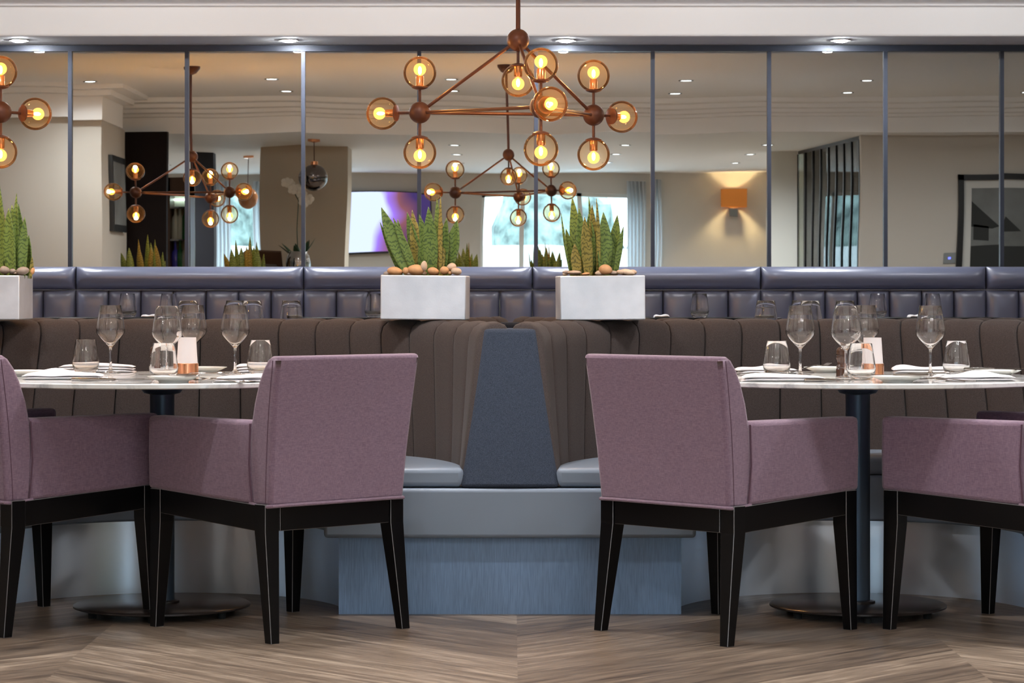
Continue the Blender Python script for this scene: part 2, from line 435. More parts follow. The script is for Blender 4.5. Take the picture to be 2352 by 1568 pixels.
# soffit above the mirror wall and the cornice steps between it and the main ceiling
structure('trim_1', MB().box(XL, XR, 12.93, MIRROR_Y + 0.02, 2.29, CZ), MAT['ceiling'], bevel=0.012)
cor = MB()
prof = [(12.94, 2.436), (12.88, 2.436), (12.875, 2.445), (12.86, 2.450), (12.80, 2.455), (12.74, 2.49), (12.735, 2.50), (12.70, 2.505), (12.70, 2.54), (12.94, 2.54)]
cor.loft([[(XL, y, z) for y, z in prof], [(XR, y, z) for y, z in prof]])
structure('trim_2', cor, MAT['ceiling'])
# beam with stepped cornice where the ceiling drops, seen in the mirror
cor = MB()
prof = [(6.15, 2.279), (6.15, 2.40), (6.20, 2.405), (6.21, 2.425), (6.30, 2.43), (6.31, 2.455), (6.42, 2.46), (6.43, 2.49), (6.56, 2.495), (6.58, 2.54), (5.9, 2.54), (5.9, 2.279)]
cor.loft([[(XL, y, z) for y, z in prof], [(XR, y, z) for y, z in prof]])
structure('trim_3', cor, MAT['ceiling'])

# ------------------------------------------------------------------ mirror wall
mull_u = [162, 430, 697, 963, 1231, 1499, 1766, 2033, 2300]
pitch = 267.3 * MIRROR_Y / F
xs = [(u - CX) * MIRROR_Y / F for u in mull_u]
xs = [xs[0] - pitch * 2, xs[0] - pitch] + xs + [xs[-1] + pitch, xs[-1] + pitch * 2]
ZM0, ZM1 = 1.06, 2.288
fr = empty('mirror_frame', (0, MIRROR_Y, 0), label='dark metal frame dividing the mirror wall above the navy banquette', cat='mirror frame')
obj('top_rail', MB().box(xs[0], xs[-1], -0.028, 0.0, 2.257, 2.2875), MAT['mirror_frame'], fr, smooth=False)
for x in xs:
    obj('mullion', MB().box(x - 0.010, x + 0.010, -0.022, 0.0, ZM0, 2.257), MAT['mirror_frame'], fr, smooth=False)
mlab = {1: 'mirror pane behind the leftmost amber chandelier', 2: 'mirror pane reflecting the tall black panel and a framed picture edge',
        3: 'mirror pane reflecting the second chandelier and a curtained window', 4: 'mirror pane reflecting the chrome pendant and the television',
        5: 'mirror pane right behind the left white planter and chandelier', 6: 'mirror pane right behind the right white planter and chandelier',
        7: 'mirror pane reflecting the orange wall lamp', 8: 'mirror pane reflecting the screen of black vertical bars',
        9: 'mirror pane reflecting the left end of the framed print', 10: 'mirror pane cut off by the right edge of the photo'}
PANE_YAW = {5: 0.34, 6: 0.34}
for i in range(len(xs) - 1):
    w = (xs[i + 1] - xs[i]) / 2
    if i not in mlab and i not in (0, 11): continue
    obj('wall_mirror', MB().box(-w + 0.002, w - 0.002, -0.003, 0.003, ZM0 - 1.6, ZM1 - 0.02 - 1.6), mirror_mat(i),
        loc=((xs[i] + xs[i + 1]) / 2, MIRROR_Y, 1.6), rot=(0, 0, R(PANE_YAW.get(i, 0))), smooth=False,
        label=mlab.get(i, 'mirror pane beyond the %s end of the visible mirror wall' % ('left' if i == 0 else 'right')),
        cat='mirror', group='mirror panes on the back wall')

# ------------------------------------------------------------------ navy wall banquette
def bulge_panel(x0, x1, z0, z1, y, depth, nx=14, nz=14, back=0.12, p=2.6, lean=0.0, pz=None):
    """Padded panel facing -y."""
    mb = MB(); rows = []
    for j in range(nz + 1):
        t = 0.5 - 0.5 * math.cos(PI * j / nz); row = []
        for i in range(nx + 1):
            s = 0.5 - 0.5 * math.cos(PI * i / nx)
            b = (1 - abs(2 * s - 1) ** p) * (1 - abs(2 * t - 1) ** (pz or p))
            b = max(b, 0) ** 0.55
            row.append((x0 + (x1 - x0) * s, y - depth * b + lean * t, z0 + (z1 - z0) * t))
        rows.append(row)
    mb.loft(rows, cap=False, closed=False)
    mb.add([(x0, y + back, z0), (x1, y + back, z0), (x1, y + back + lean, z1), (x0, y + back + lean, z1)], [(0, 1, 2, 3)])
    # close the sides
    bl, br, tr, tl = rows[0][0], rows[0][-1], rows[-1][-1], rows[-1][0]
    B = [(x0, y + back, z0), (x1, y + back, z0), (x1, y + back + lean, z1), (x0, y + back + lean, z1)]
    mb.add([bl, br, tr, tl] + B, [(0, 1, 5, 4), (1, 2, 6, 5), (2, 3, 7, 6), (3, 0, 4, 7)])
    return mb
seam_u = [173, 697, 1223, 1748, 2266]
YB = 13.16
sx = [(u - CX) * YB / F for u in seam_u]; sx = [sx[0] - 1.152] + sx + [sx[-1] + 1.152]
blab = ['navy leather wall bench section at the far left end', 'navy leather wall bench section left of the left planter, under the reflected bar',
        'navy leather wall bench section behind the left white planter', 'navy leather wall bench section behind the right white planter',
        'navy leather wall bench section below the reflected black bars', 'navy leather wall bench section at the right edge of the photo']
for k in range(6):
    x0, x1 = sx[k], sx[k + 1]
    w = (x1 - x0); c = (x0 + x1) / 2
    t = empty('wall_bench', (c, YB, 0.16), label=blab[k], cat='banquette', group='navy wall bench sections')
    obj('headrest', bulge_panel(-w / 2 + 0.002, w / 2 - 0.002, 1.037 - 0.16, 1.152 - 0.16, 0.02, 0.060, 40, 20, 0.10, 14.0, pz=2.0), MAT['leather_navy'], t)
    n = 7; mb = MB(); cw = w / n
    for q in range(n):
        a = -w / 2 + q * cw
        p_ = bulge_panel(a + 0.001, a + cw - 0.001, 0.44, 1.034 - 0.16, 0.02, 0.040, 16, 26, 0.09, 3.4, pz=7.0)
        mb.add(p_.v, p_.f)
    obj('backrest', mb, MAT['leather_navy'], t)
    obj('seat', MB().box(-w / 2 + 0.002, w / 2 - 0.002, -0.46, 0.0, 0.30, 0.45), MAT['leather_navy'], t, bevel=0.03, bseg=3)
    obj('base', MB().box(-w / 2 + 0.002, w / 2 - 0.002, -0.40, 0.1, 0.0, 0.30), MAT['dark_panel'], t, smooth=False)

# ------------------------------------------------------------------ curved booths
CLX, CRX, CY = -1.117, 1.104, 8.34
MIDX = (CLX + CRX) / 2; RC = (CRX - CLX) / 2      # half spacing 1.11
NCH = 20
def annulus(r0, r1, z0, z1, ext=0.0, n=72, a0=0.0, a1=180.0):
    """Half ring with straight ends reaching ext towards -y."""
    mb = MB()
    angs = [R(a0 + (a1 - a0) * i / n) for i in range(n + 1)]
    def path(r):
        pts = [(r * math.cos(a), r * math.sin(a)) for a in angs]
        if ext: pts = [(r, -ext)] + pts + [(-r, -ext)]
        return pts
    pi, po = path(r0), path(r1)
    rings = []
    for (xi, yi), (xo, yo) in zip(pi, po):
        rings.append([(xi, yi, z0), (xo, yo, z0), (xo, yo, z1), (xi, yi, z1)])
    mb.loft(rings)
    return mb
def back_mesh():
    prof = [(0.955, 0.41), (0.968, 0.50), (0.982, 0.60), (0.997, 0.70), (1.010, 0.78), (1.021, 0.845), (1.029, 0.878), (1.045, 0.903), (1.068, 0.916), (1.094, 0.919),
            (1.114, 0.914), (1.126, 0.899), (1.130, 0.87), (1.105, 0.70), (1.085, 0.41)]
    n = len(prof); norm = []
    for i in range(n):
        a = prof[max(i - 1, 0)]; b = prof[min(i + 1, n - 1)]
        dr, dz = b[0] - a[0], b[1] - a[1]; l = math.hypot(dr, dz)
        norm.append((-dz / l, dr / l))
    sub = 12; rings = []
    fs = [0, 0.022, 0.05, 0.10, 0.2, 0.35, 0.5, 0.65, 0.8, 0.9, 0.95, 0.978]; sub = len(fs)
    for c in range(NCH * sub + 1):
        f = fs[c % sub]; s = (c // sub + f) / NCH
        b = 0.0080 * (1 - abs(2 * f - 1) ** 9) ** 0.8 + 0.003 * (1 - (2 * f - 1) ** 2) if c not in (0, NCH * sub) else 0
        if f == 0 and 0 < c < NCH * sub: b = -0.012
        ring = []
        for i, (r, z) in enumerate(prof):
            k = 1.0 if i < 10 else max(0.0, 1 - (i - 9) / 3)
            if i > 11: k = 0
            st = -2.6 + 13.5 * min(1, max(0, (z - 0.41) / 0.50))
            a = R(st + (180 - 2 * st) * s)
            rr = r + norm[i][0] * b * k; zz = z + norm[i][1] * b * k
            ring.append((rr * math.cos(a), rr * math.sin(a), zz))
        rings.append(ring)
    mb = MB(); mb.loft(rings, cap=True)
    return mb
me_back = back_mesh().mesh('backrest', MAT['felt_brown'])
def make_booth(label):
    t = empty('curved_booth', (0, 0, 0), label=label, cat='banquette', group='curved restaurant booths')
    obj('plinth', annulus(0.585, 1.0, 0.0, 0.25, 0.0), MAT['steel'], t)
    obj('seat_base', annulus(0.527, 1.03, 0.25, 0.405, 0.008), MAT['leather_grey'], t, bevel=0.012, bseg=3)
    obj('seat_cushion', annulus(0.527, 0.962, 0.407, 0.468, 0.045), MAT['leather_grey'], t, bevel=0.016, bseg=3)
    obj('backrest', me_back, None, t)
    return t
booth = make_booth('curved brown felt booth wrapped around the left marble table')
booth.location = (CLX, CY, 0)
dup(booth, (CRX, CY, 0), 0, 'curved brown felt booth wrapped around the right marble table')
RY = CY + 2 * RC + 0.05
dup(booth, (CLX, RY, 0), PI, 'brown felt booth back behind the left booth, facing the mirror')
dup(booth, (CRX, RY, 0), PI, 'brown felt booth back behind the right booth, facing the mirror')
dup(booth, (CLX - 2 * RC, CY, 0), 0, 'brown felt booth next to the left booth, beyond the left edge')
dup(booth, (CLX - 2 * RC, RY, 0), PI, 'brown felt booth beyond the left edge, facing the mirror')
dup(booth, (CRX + 2 * RC, CY, 0), 0, 'brown felt booth next to the right booth, beyond the right edge')
dup(booth, (CRX + 2 * RC, RY, 0), PI, 'brown felt booth beyond the right edge, facing the mirror')

def make_divider(label):
    t = empty('booth_divider', (0, 0, 0), label=label, cat='divider', group='felt and wood dividers between booths')
    y = -RC          # front plane (booth centre line) in local coordinates
    ww = RC - 0.5645
    obj('plinth_panel', MB().box(-ww, ww, y - 0.012, y + 0.03, 0.0, 0.249), MAT['blue_wood'], t, smooth=False)
    w2 = RC - 0.520
    obj('seat_front', MB().box(-w2, w2, y - 0.062, y - 0.009, 0.247, 0.404), MAT['leather_grey'], t, bevel=0.012, bseg=3)
    mb = MB()
    fr_ = [(-0.157, y - 0.06, 0.406), (0.157, y - 0.06, 0.406), (0.150, y + 0.045, 0.60), (0.087, y + 0.185, 0.905), (-0.087, y + 0.185, 0.905), (-0.150, y + 0.045, 0.60)]
    rows = []
    for q in range(13):
        s = q / 12
        z = 0.406 + (0.907 - 0.406) * s
        hw = 0.158 + (0.086 - 0.158) * s
        yy = y - 0.055 + (0.245) * s
        rows.append([(-hw, yy, z), (-hw * 0.5, yy - 0.006, z), (0, yy - 0.008, z), (hw * 0.5, yy - 0.006, z), (hw, yy, z), (hw + 0.004, yy + 0.16, z), (-hw - 0.004, yy + 0.16, z)])
    mb.loft(rows)
    obj('end_panel', mb, MAT['felt_blue'], t, bevel=0.014, bseg=3)
    return t
div = make_divider('slate blue felt end panel over a blue oak plinth between the two front booths')
div.location = (MIDX, CY + RC, 0)
dup(div, (MIDX, CY + RC + 0.05, 0), PI, 'felt divider on the mirror side, hidden behind the central one')
for k, sd in ((-1, 'left'), (1, 'right')):
    dup(div, (MIDX + k * 2 * RC, CY + RC, 0), 0, 'felt end panel and plinth beyond the %s edge of the photo' % sd)
    dup(div, (MIDX + k * 2 * RC, CY + RC + 0.05, 0), PI, 'felt divider on the mirror side, beyond the %s edge of the photo' % sd)
led = MB()
pts = []
for (cx, cy, a0) in ((-RC, -RC, 80), (-RC, RC, -10), (RC, RC, 260), (RC, -RC, 170)):
    for q in range(9):
        a = R(a0 - 70 * q / 8)
        pts.append((cx + 1.13 * math.cos(a), cy + 1.13 * math.sin(a)))
led.loft([[(x, y, 0.70) for x, y in pts], [(x, y, 0.76) for x, y in pts]])
obj('ledge', led, MAT['dark_panel'], div, smooth=False)

# ------------------------------------------------------------------ tables
def make_table(label):
    t = empty('round_table', (0, 0, 0), label=label, cat='table', group='round marble tables')
    obj('tabletop', MB().lathe([(0, 0.7385), (0.616, 0.7385), (0.620, 0.7415), (0.620, 0.752), (0.6165, 0.755), (0, 0.755)], 128), MAT['marble'], t)
    obj('flange', MB().lathe([(0, 0.738), (0.066, 0.738), (0.066, 0.716), (0.058, 0.705), (0.040, 0.700), (0, 0.700)], 40), MAT['table_metal'], t)
    obj('column', MB().lathe([(0.039, 0.705), (0.039, 0.036)], 40), MAT['table_metal'], t)
    b = obj('base_plate', MB().lathe([(0, 0.022), (0.268, 0.022), (0.281, 0.026), (0.281, 0.031), (0.274, 0.0355), (0, 0.036)], 80), MAT['base_metal'], t)
    obj('collar', MB().lathe([(0.055, 0.0355), (0.055, 0.043), (0.04, 0.046)], 32), MAT['base_metal'], b)
    for k in range(6):
        a = R(30 + 60 * k)
        obj('foot', MB().lathe([(0, 0), (0.013, 0), (0.013, 0.023), (0, 0.023)], 14), MAT['rubber'], b, loc=(0.235 * math.cos(a), 0.235 * math.sin(a), 0))
    return t
table = make_table('round white marble table at the left, between two mauve chairs')
table.location = (CLX, CY, 0)
dup(table, (CRX, CY, 0), 0, 'round white marble table at the right, cut by the photo edge')
dup(table, (CLX, RY, 0.0), 0, 'round table hidden behind the left booth, only its glasses show')
dup(table, (CRX, RY, 0.0), 0, 'round table hidden behind the right booth, only its glasses show')

# ------------------------------------------------------------------ chairs
def chair_leg(x0, y0, z0, x1, y1, s0, s1):
    mb = MB()
    def sq(x, y, z, s): return [(x - s, y - s, z), (x + s, y - s, z), (x + s, y + s, z), (x - s, y + s, z)]
    mb.loft([sq(x1, y1, 0.0, s1), sq(x0, y0, 0.325, s0), sq(x0, y0, z0, s0)])
    return mb
def make_chair(label):
    t = empty('dining_armchair', (0, 0, 0), label=label, cat='chair', group='mauve dining armchairs')
    bw = [MAT['black_wood'], MAT['edge_highlight']]
    for sx_ in (-1, 1):
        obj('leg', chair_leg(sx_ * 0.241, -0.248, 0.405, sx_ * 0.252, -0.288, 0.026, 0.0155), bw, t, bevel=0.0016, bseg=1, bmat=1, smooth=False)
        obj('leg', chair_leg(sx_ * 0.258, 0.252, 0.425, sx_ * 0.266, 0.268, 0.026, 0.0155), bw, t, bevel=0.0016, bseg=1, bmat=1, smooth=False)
    ap = MB()
    ap.box(-0.21, 0.21, -0.272, -0.245, 0.325, 0.405)
    ap.box(-0.23, 0.23, 0.252, 0.276, 0.350, 0.425)
    for s in (-1, 1):
        xo0, xo1 = s * 0.264, s * 0.281; xi0, xi1 = s * 0.238, s * 0.254
        ap.loft([[(xi0, -0.23, 0.325), (xo0, -0.23, 0.325), (xo0, -0.23, 0.402), (xi0, -0.23, 0.402)],
                 [(xi1, 0.235, 0.352), (xo1, 0.235, 0.352), (xo1, 0.235, 0.425), (xi1, 0.235, 0.425)]])
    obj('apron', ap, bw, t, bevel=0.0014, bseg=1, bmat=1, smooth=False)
    # arms
    for s in (-1, 1):
        mb = MB()
        rows = []
        for q in range(7):
            k = q / 6; y = -0.205 + 0.492 * k
            xo = 0.262 + (0.287 - 0.262) * k; xi = xo - 0.068
            zb = 0.400 + 0.024 * k; zt = 0.648
            bow = 0.004 * math.sin(PI * k)
            rows.append([(s * xi, y, zb), (s * (xo + bow), y, zb), (s * (xo + bow + 0.003), y, (zb + zt) / 2), (s * (xo + bow), y, zt), (s * xi, y, zt)])
        mb.loft(rows)
        obj('arm', mb, MAT['mauve'], t, bevel=0.014, bseg=3)
    obj('seat', MB().box(-0.21, 0.21, -0.19, 0.285, 0.415, 0.475), MAT['mauve'], t, bevel=0.022, bseg=3)
    obj('seat_deck', MB().box(-0.225, 0.225, -0.20, 0.25, 0.400, 0.418), MAT['mauve_dark'], t, smooth=False)
    # back
    prof = [(0.398, -0.286, -0.196, 0.257), (0.47, -0.292, -0.190, 0.260), (0.55, -0.300, -0.192, 0.263), (0.63, -0.310, -0.201, 0.267),
            (0.70, -0.320, -0.219, 0.269), (0.76, -0.330, -0.243, 0.271), (0.80, -0.337, -0.265, 0.272), (0.828, -0.342, -0.289, 0.273), (0.840, -0.343, -0.310, 0.273)]
    mb = MB(); rows = []
    for z, yo, yi, hw in prof:
        rows.append([(-hw, yo, z), (-hw * 0.5, yo - 0.003, z), (0, yo - 0.004, z), (hw * 0.5, yo - 0.003, z), (hw, yo, z), (hw, yi, z), (0, yi, z), (-hw, yi, z)])
    mb.loft(rows)
    back = obj('backrest', mb, MAT['mauve'], t, bevel=0.019, bseg=4)
    pp = MB()
    pp.tube([(-0.2585, -0.19, 0.405), (-0.2595, -0.225, 0.400), (-0.2605, -0.275, 0.399), (-0.253, -0.289, 0.400), (-0.2, -0.2915, 0.401), (0, -0.2935, 0.401), (0.2, -0.2915, 0.401), (0.253, -0.289, 0.400), (0.2605, -0.275, 0.399), (0.2595, -0.225, 0.400), (0.2585, -0.19, 0.405)], 0.0052, 8)
    obj('piping', pp, MAT['mauve'], back)
    for s in (-1, 1):
        sm = MB(); sm.tube([(s * (hw + 0.0002), yo + 0.024, z) for z, yo, yi, hw in prof[:-1]], 0.0013, 6)
        obj('seam', sm, MAT['mauve_dark'], back)
        sm = MB(); sm.tube([(s * (0.2615), -0.203, 0.41), (s * 0.2675, -0.197, 0.52), (s * 0.2705, -0.206, 0.64)], 0.0026, 6)
        obj('seam', sm, MAT['mauve_dark'], back)
    return t
chair = make_chair('mauve linen armchair left of centre, its back to the camera and turned left')
chair.location = (-0.714, 8.015, 0); chair.rotation_euler = (0, 0, R(43.2))
dup(chair, (0.652, 7.955, 0), R(-45.5), 'mauve linen armchair right of centre, its back to the camera and turned right')
dup(chair, (-1.507, 8.155, 0), R(-41.5), 'mauve linen armchair cut by the left edge of the photo')
dup(chair, (1.528, 7.965, 0), R(46), 'mauve linen armchair cut by the right edge of the photo')

# ------------------------------------------------------------------ tableware
def wine_mesh():
    mb = MB()
    mb.lathe([(0, 0.0), (0.034, 0.0005), (0.0345, 0.0018), (0.02, 0.0045), (0.009, 0.009), (0.0052, 0.018), (0.0042, 0.035), (0.0040, 0.075), (0.0052, 0.086), (0.009, 0.092),
              (0.020, 0.103), (0.034, 0.117), (0.0445, 0.130), (0.0475, 0.137), (0.0480, 0.143), (0.0470, 0.152), (0.0445, 0.170), (0.0405, 0.195), (0.0350, 0.227),
              (0.0343, 0.2272), (0.0340, 0.2265), (0.0397, 0.195), (0.0436, 0.170), (0.0460, 0.152), (0.0468, 0.142), (0.0436, 0.1315), (0.033, 0.119), (0.019, 0.105), (0.006, 0.0955), (0, 0.094)], 48)
    return mb.mesh('wine_glass', [MAT['glass']])
def tumbler_mesh():
    mb = MB()
    mb.lathe([(0, 0.001), (0.026, 0.0), (0.033, 0.003), (0.041, 0.016), (0.0440, 0.028), (0.0445, 0.036), (0.0435, 0.048), (0.039, 0.078), (0.0330, 0.113), (0.0323, 0.1134),
              (0.0320, 0.1126), (0.0378, 0.078), (0.0422, 0.048), (0.0432, 0.036), (0.0424, 0.029), (0.0385, 0.019), (0.028, 0.012), (0, 0.011)], 48)
    return mb.mesh('tumbler', [MAT['glass']])
ME_W, ME_T = wine_mesh(), tumbler_mesh()
TZ = 0.755
def wine(u, y, label, z=TZ, group='stemmed wine glasses', sc=1.0):
    o = obj('wine_glass', ME_W, None, loc=((u - CX) * y / F, y, z + 0.0003), label=label, cat='glass', group=group); o.scale = (sc, sc, sc)
    o.rotation_euler = (0, 0, random.Random(u).random() * 3); return o
def tumbler(u, y, label, z=TZ, group='water tumblers', sc=1.0):
    o = obj('tumbler', ME_T, None, loc=((u - CX) * y / F, y, z + 0.0003), label=label, cat='glass', group=group); o.scale = (sc, sc, sc); return o
wine(254, 8.72, 'stemmed wine glass leftmost on the left marble table')
wine(384, 8.27, 'stemmed wine glass behind the front tumbler on the left table, before the candle')
wine(443, 8.84, 'stemmed wine glass behind the candle holder on the left table')
wine(540, 8.66, 'stemmed wine glass rightmost on the left table, near the chair back')
wine(1838, 8.50, 'stemmed wine glass leftmost on the right marble table')
wine(1943, 8.30, 'stemmed wine glass beside the pepper mill on the right table')
wine(1986, 8.74, 'stemmed wine glass behind the candle holder on the right table')
wine(2137, 8.44, 'stemmed wine glass rightmost on the right marble table')
tumbler(197, 8.70, 'water tumbler on the left side of the left table, behind the puffed napkin')
tumbler(376, 8.10, 'water tumbler in front of the candle holder on the left table')
tumbler(598, 8.60, 'water tumbler touching the silhouette of the chair back at the left table')
tumbler(1784, 8.45, 'water tumbler behind the napkin on the left side of the right table')
tumbler(1978, 8.06, 'water tumbler in front of the candle holder on the right table')
tumbler(2197, 8.48, 'water tumbler beside the napkin on the right side of the right table')
zr = 0.7553
for u, y, lb in ((432, 10.45, 'wine glass behind the left booth, rim just above the felt, left of the pair'), (579, 10.45, 'wine glass behind the left booth, right one of the overlapping pair'),
                 (540, 10.75, 'wine glass behind the left booth, left one of the overlapping pair'), (669, 10.6, 'wine glass behind the left booth, nearest the left planter'),
                 (1759, 10.6, 'wine glass behind the right booth, nearest the right planter'), (1840, 10.75, 'wine glass behind the right booth, left one of an overlapping pair'),
                 (1861, 10.4, 'wine glass behind the right booth, right one of an overlapping pair'), (1941, 10.6, 'wine glass behind the right booth, farthest from the planter')):
    wine(u, y, lb, zr, 'wine glasses on the tables behind the booths', 1.035)
# small tables on the platform with tumblers and napkins
def make_small_table(label):
    t = empty('bench_table', (0, 0, 0), label=label, cat='table', group='small tables along the wall bench')
    obj('tabletop', MB().box(-0.35, 0.35, -0.22, 0.22, 0.725, 0.752), MAT['black_wood'], t, bevel=0.004)
    obj('column', MB().lathe([(0.035, 0.726), (0.035, 0.02)], 24), MAT['table_metal'], t)
    obj('base_plate', MB().lathe([(0, 0), (0.22, 0), (0.22, 0.012), (0.04, 0.02), (0, 0.02)], 40), MAT['base_metal'], t)
    return t
PZ = 0.16
st_x = [-1.90, -0.72, 0.92, 1.98]
st_l = ['small table by the wall bench at the far left, hidden by the booth', 'small table by the wall bench behind the left planter', 'small table by the wall bench right of the right planter', 'small table by the wall bench behind the right booth']
st0 = make_small_table(st_l[0]); st0.location = (st_x[0], 12.50, PZ - 0.008)
for x, l in list(zip(st_x, st_l))[1:]: dup(st0, (x, 12.50, PZ - 0.008), 0, l)
zt = PZ + 0.744
for u, y, lb in ((293, 12.45, 'small tumbler against the navy bench, leftmost of all'), (387, 12.45, 'small tumbler against the navy bench, above a wine glass of the left table'),
                 (859, 12.3, 'small tumbler against the navy bench, tucked beside the left planter'), (1607, 12.25, 'small tumbler against the navy bench, right of the right planter'),
                 (2016, 12.45, 'small tumbler against the navy bench, above the right table candle'), (2142, 12.45, 'small tumbler against the navy bench, rightmost of all')):
    tumbler(u, y, lb, zt, 'tumblers on the tables along the wall bench')

def napkin_mesh(L, W, layers, hump=0.0, hx=0.35, seed=0):
    rnd = random.Random(seed); mb = MB(); z = 0.0
    for k in range(layers):
        th = 0.0095 if layers > 1 else 0.014
        l = L * (1 - 0.06 * rnd.random()); off = (rnd.random() - 0.5) * 0.012
        rows = []; n = 18
        for i in range(n + 1):
            s = i / n; x = off - l / 2 + l * s
            e = (1 - abs(2 * s - 1) ** 6) ** 0.5
            w = W / 2 * (0.93 + 0.07 * e)
            zb = z * 1.0
            wob = 0.0022 * math.sin(5 * s + seed + k * 1.7) + (0.001 * math.sin(11 * s + k))
            up = (hump * math.exp(-((s - hx) / 0.2) ** 2) if k == layers - 1 else 0.0)
            top = zb + th * max(e, 0.12) + up + wob * (0.3 if k < layers - 1 else 1)
            ring = []
            m = 14
            for j in range(m):
                a = 2 * PI * j / m
                yy = w * (abs(math.cos(a)) ** 0.45) * (1 if math.cos(a) >= 0 else -1)
                sz = (abs(math.sin(a)) ** 0.7) * (1 if math.sin(a) >= 0 else -1)
                mid = (zb + top) / 2
                zz = mid + sz * (top - zb) / 2
                if sz < 0: zz = zb + (mid - zb) * (1 + sz)
                crown = up * (abs(yy) / w) ** 2 * 0.6
                ring.append((x, yy, max(zb, zz - (crown if sz > 0 else 0))))
            rows.append(ring)
        mb.loft(rows); z += th * 0.92
    return mb
def napkin(name_l, u, y, rz, L, W, layers, hump=0, hx=0.35, seed=0, z=TZ, group='folded white napkins'):
    return obj('napkin', napkin_mesh(L, W, layers, hump, hx, seed), MAT['napkin'], loc=((u - CX) * y / F, y, z + 0.0005), rot=(0, 0, R(rz)), label=name_l, cat='napkin', group=group)
napkin('puffed white folded napkin at the front left of the left table, before the tumbler', 148, 8.16, 3, 0.255, 0.13, 2, 0.022, 0.38, 1)
napkin('white napkin in stacked folds at the back of the left table, beyond the tumbler', 222, 8.86, 2, 0.265, 0.10, 3, 0.0, 0.3, 2)
napkin('white folded napkin at the front of the left table, partly behind the chair back', 580, 7.92, -4, 0.23, 0.12, 2, 0.004, 0.5, 3)
napkin('white folded napkin behind the tumbler at the chair side of the left table', 612, 8.86, 6, 0.20, 0.10, 3, 0.0, 0.5, 4)
napkin('flat white folded napkin at the front left of the right table', 1795, 8.00, -2, 0.262, 0.13, 2, 0.004, 0.3, 5)
napkin('white napkin at the back left of the right table, behind the forks', 1762, 8.75, 4, 0.21, 0.10, 2, 0.010, 0.55, 6)
napkin('puffed white napkin at the front right of the right table, near the photo edge', 2240, 8.02, 9, 0.235, 0.13, 2, 0.016, 0.55, 7)
napkin('white napkin with a raised fold at the back right of the right table', 2135, 8.80, -4, 0.255, 0.10, 2, 0.012, 0.15, 8)
for u, y, lb in ((345, 12.40, 'white napkin edge on the bench table left of the left wine glasses'), (1520, 12.40, 'white napkin edge beside the right planter, on the bench table'), (2105, 12.42, 'white napkin edge on the bench table behind the right booth')):
    napkin(lb, u, y, 0, 0.075, 0.12, 1, 0, 0.5, 9, zt, 'napkins on the bench tables')

ME_PLATE = MB().lathe([(0, 0.003), (0.038, 0.003), (0.040, 0.0), (0.044, 0.0), (0.046, 0.004), (0.062, 0.010), (0.079, 0.0175), (0.0795, 0.019), (0.077, 0.0192), (0.060, 0.0125), (0.045, 0.0075), (0, 0.007)], 64).mesh('side_plate', MAT['china'])
def plate(u, y, lb): return obj('side_plate', ME_PLATE, None, loc=((u - CX) * y / F, y, TZ + 0.0003), label=lb, cat='plate', group='white side plates')
plate(399, 7.86, 'white side plate at the front of the left table, below the tumbler')
plate(467, 8.80, 'white side plate right of the candle at the back of the left table')
plate(58, 8.42, 'white side plate at the left end of the left table')
plate(2062, 7.87, 'white side plate at the front of the right table, holding a fork')
plate(1900, 8.80, 'white side plate at the back of the right table, left of the pepper mill')
plate(2288, 8.45, 'white side plate at the far right of the right table')

def extrude_outline(mb, pts, z0, z1):
    n = len(pts)
    v = [(x, y, z0) for x, y in pts] + [(x, y, z1) for x, y in pts]
    f = [tuple(reversed(range(n))), tuple(range(n, 2 * n))] + [(i, (i + 1) % n, n + (i + 1) % n, n + i) for i in range(n)]
    return mb.add(v, f)
def knife_obj(lb, u, y, rz, z=TZ, tilt=0):
    t = empty('table_knife', ((u - CX) * y / F, y, z + 0.0012), label=lb, cat='knife', group='table knives')
    t.rotation_euler = (0, R(tilt), R(rz))
    hd = MB(); rings = []
    for x, w, h in ((-0.105, 0.004, 0.0025), (-0.102, 0.0075, 0.0045), (-0.07, 0.0078, 0.0048), (-0.03, 0.0066, 0.0042), (0.0, 0.0056, 0.0034), (0.006, 0.0045, 0.002)):
        rings.append([(x, w * math.cos(2 * PI * k / 10), 0.004 + h * math.sin(2 * PI * k / 10)) for k in range(10)])
    hd.loft(rings)
    obj('handle', hd, MAT['cutlery'], t)
    bl = extrude_outline(MB(), [(0.0, -0.005), (0.03, -0.0085), (0.09, -0.0095), (0.112, -0.004), (0.118, 0.004), (0.10, 0.0062), (0.0, 0.005)], 0.003, 0.0042)
    obj('blade', bl, MAT['cutlery'], t, smooth=False)
    return t
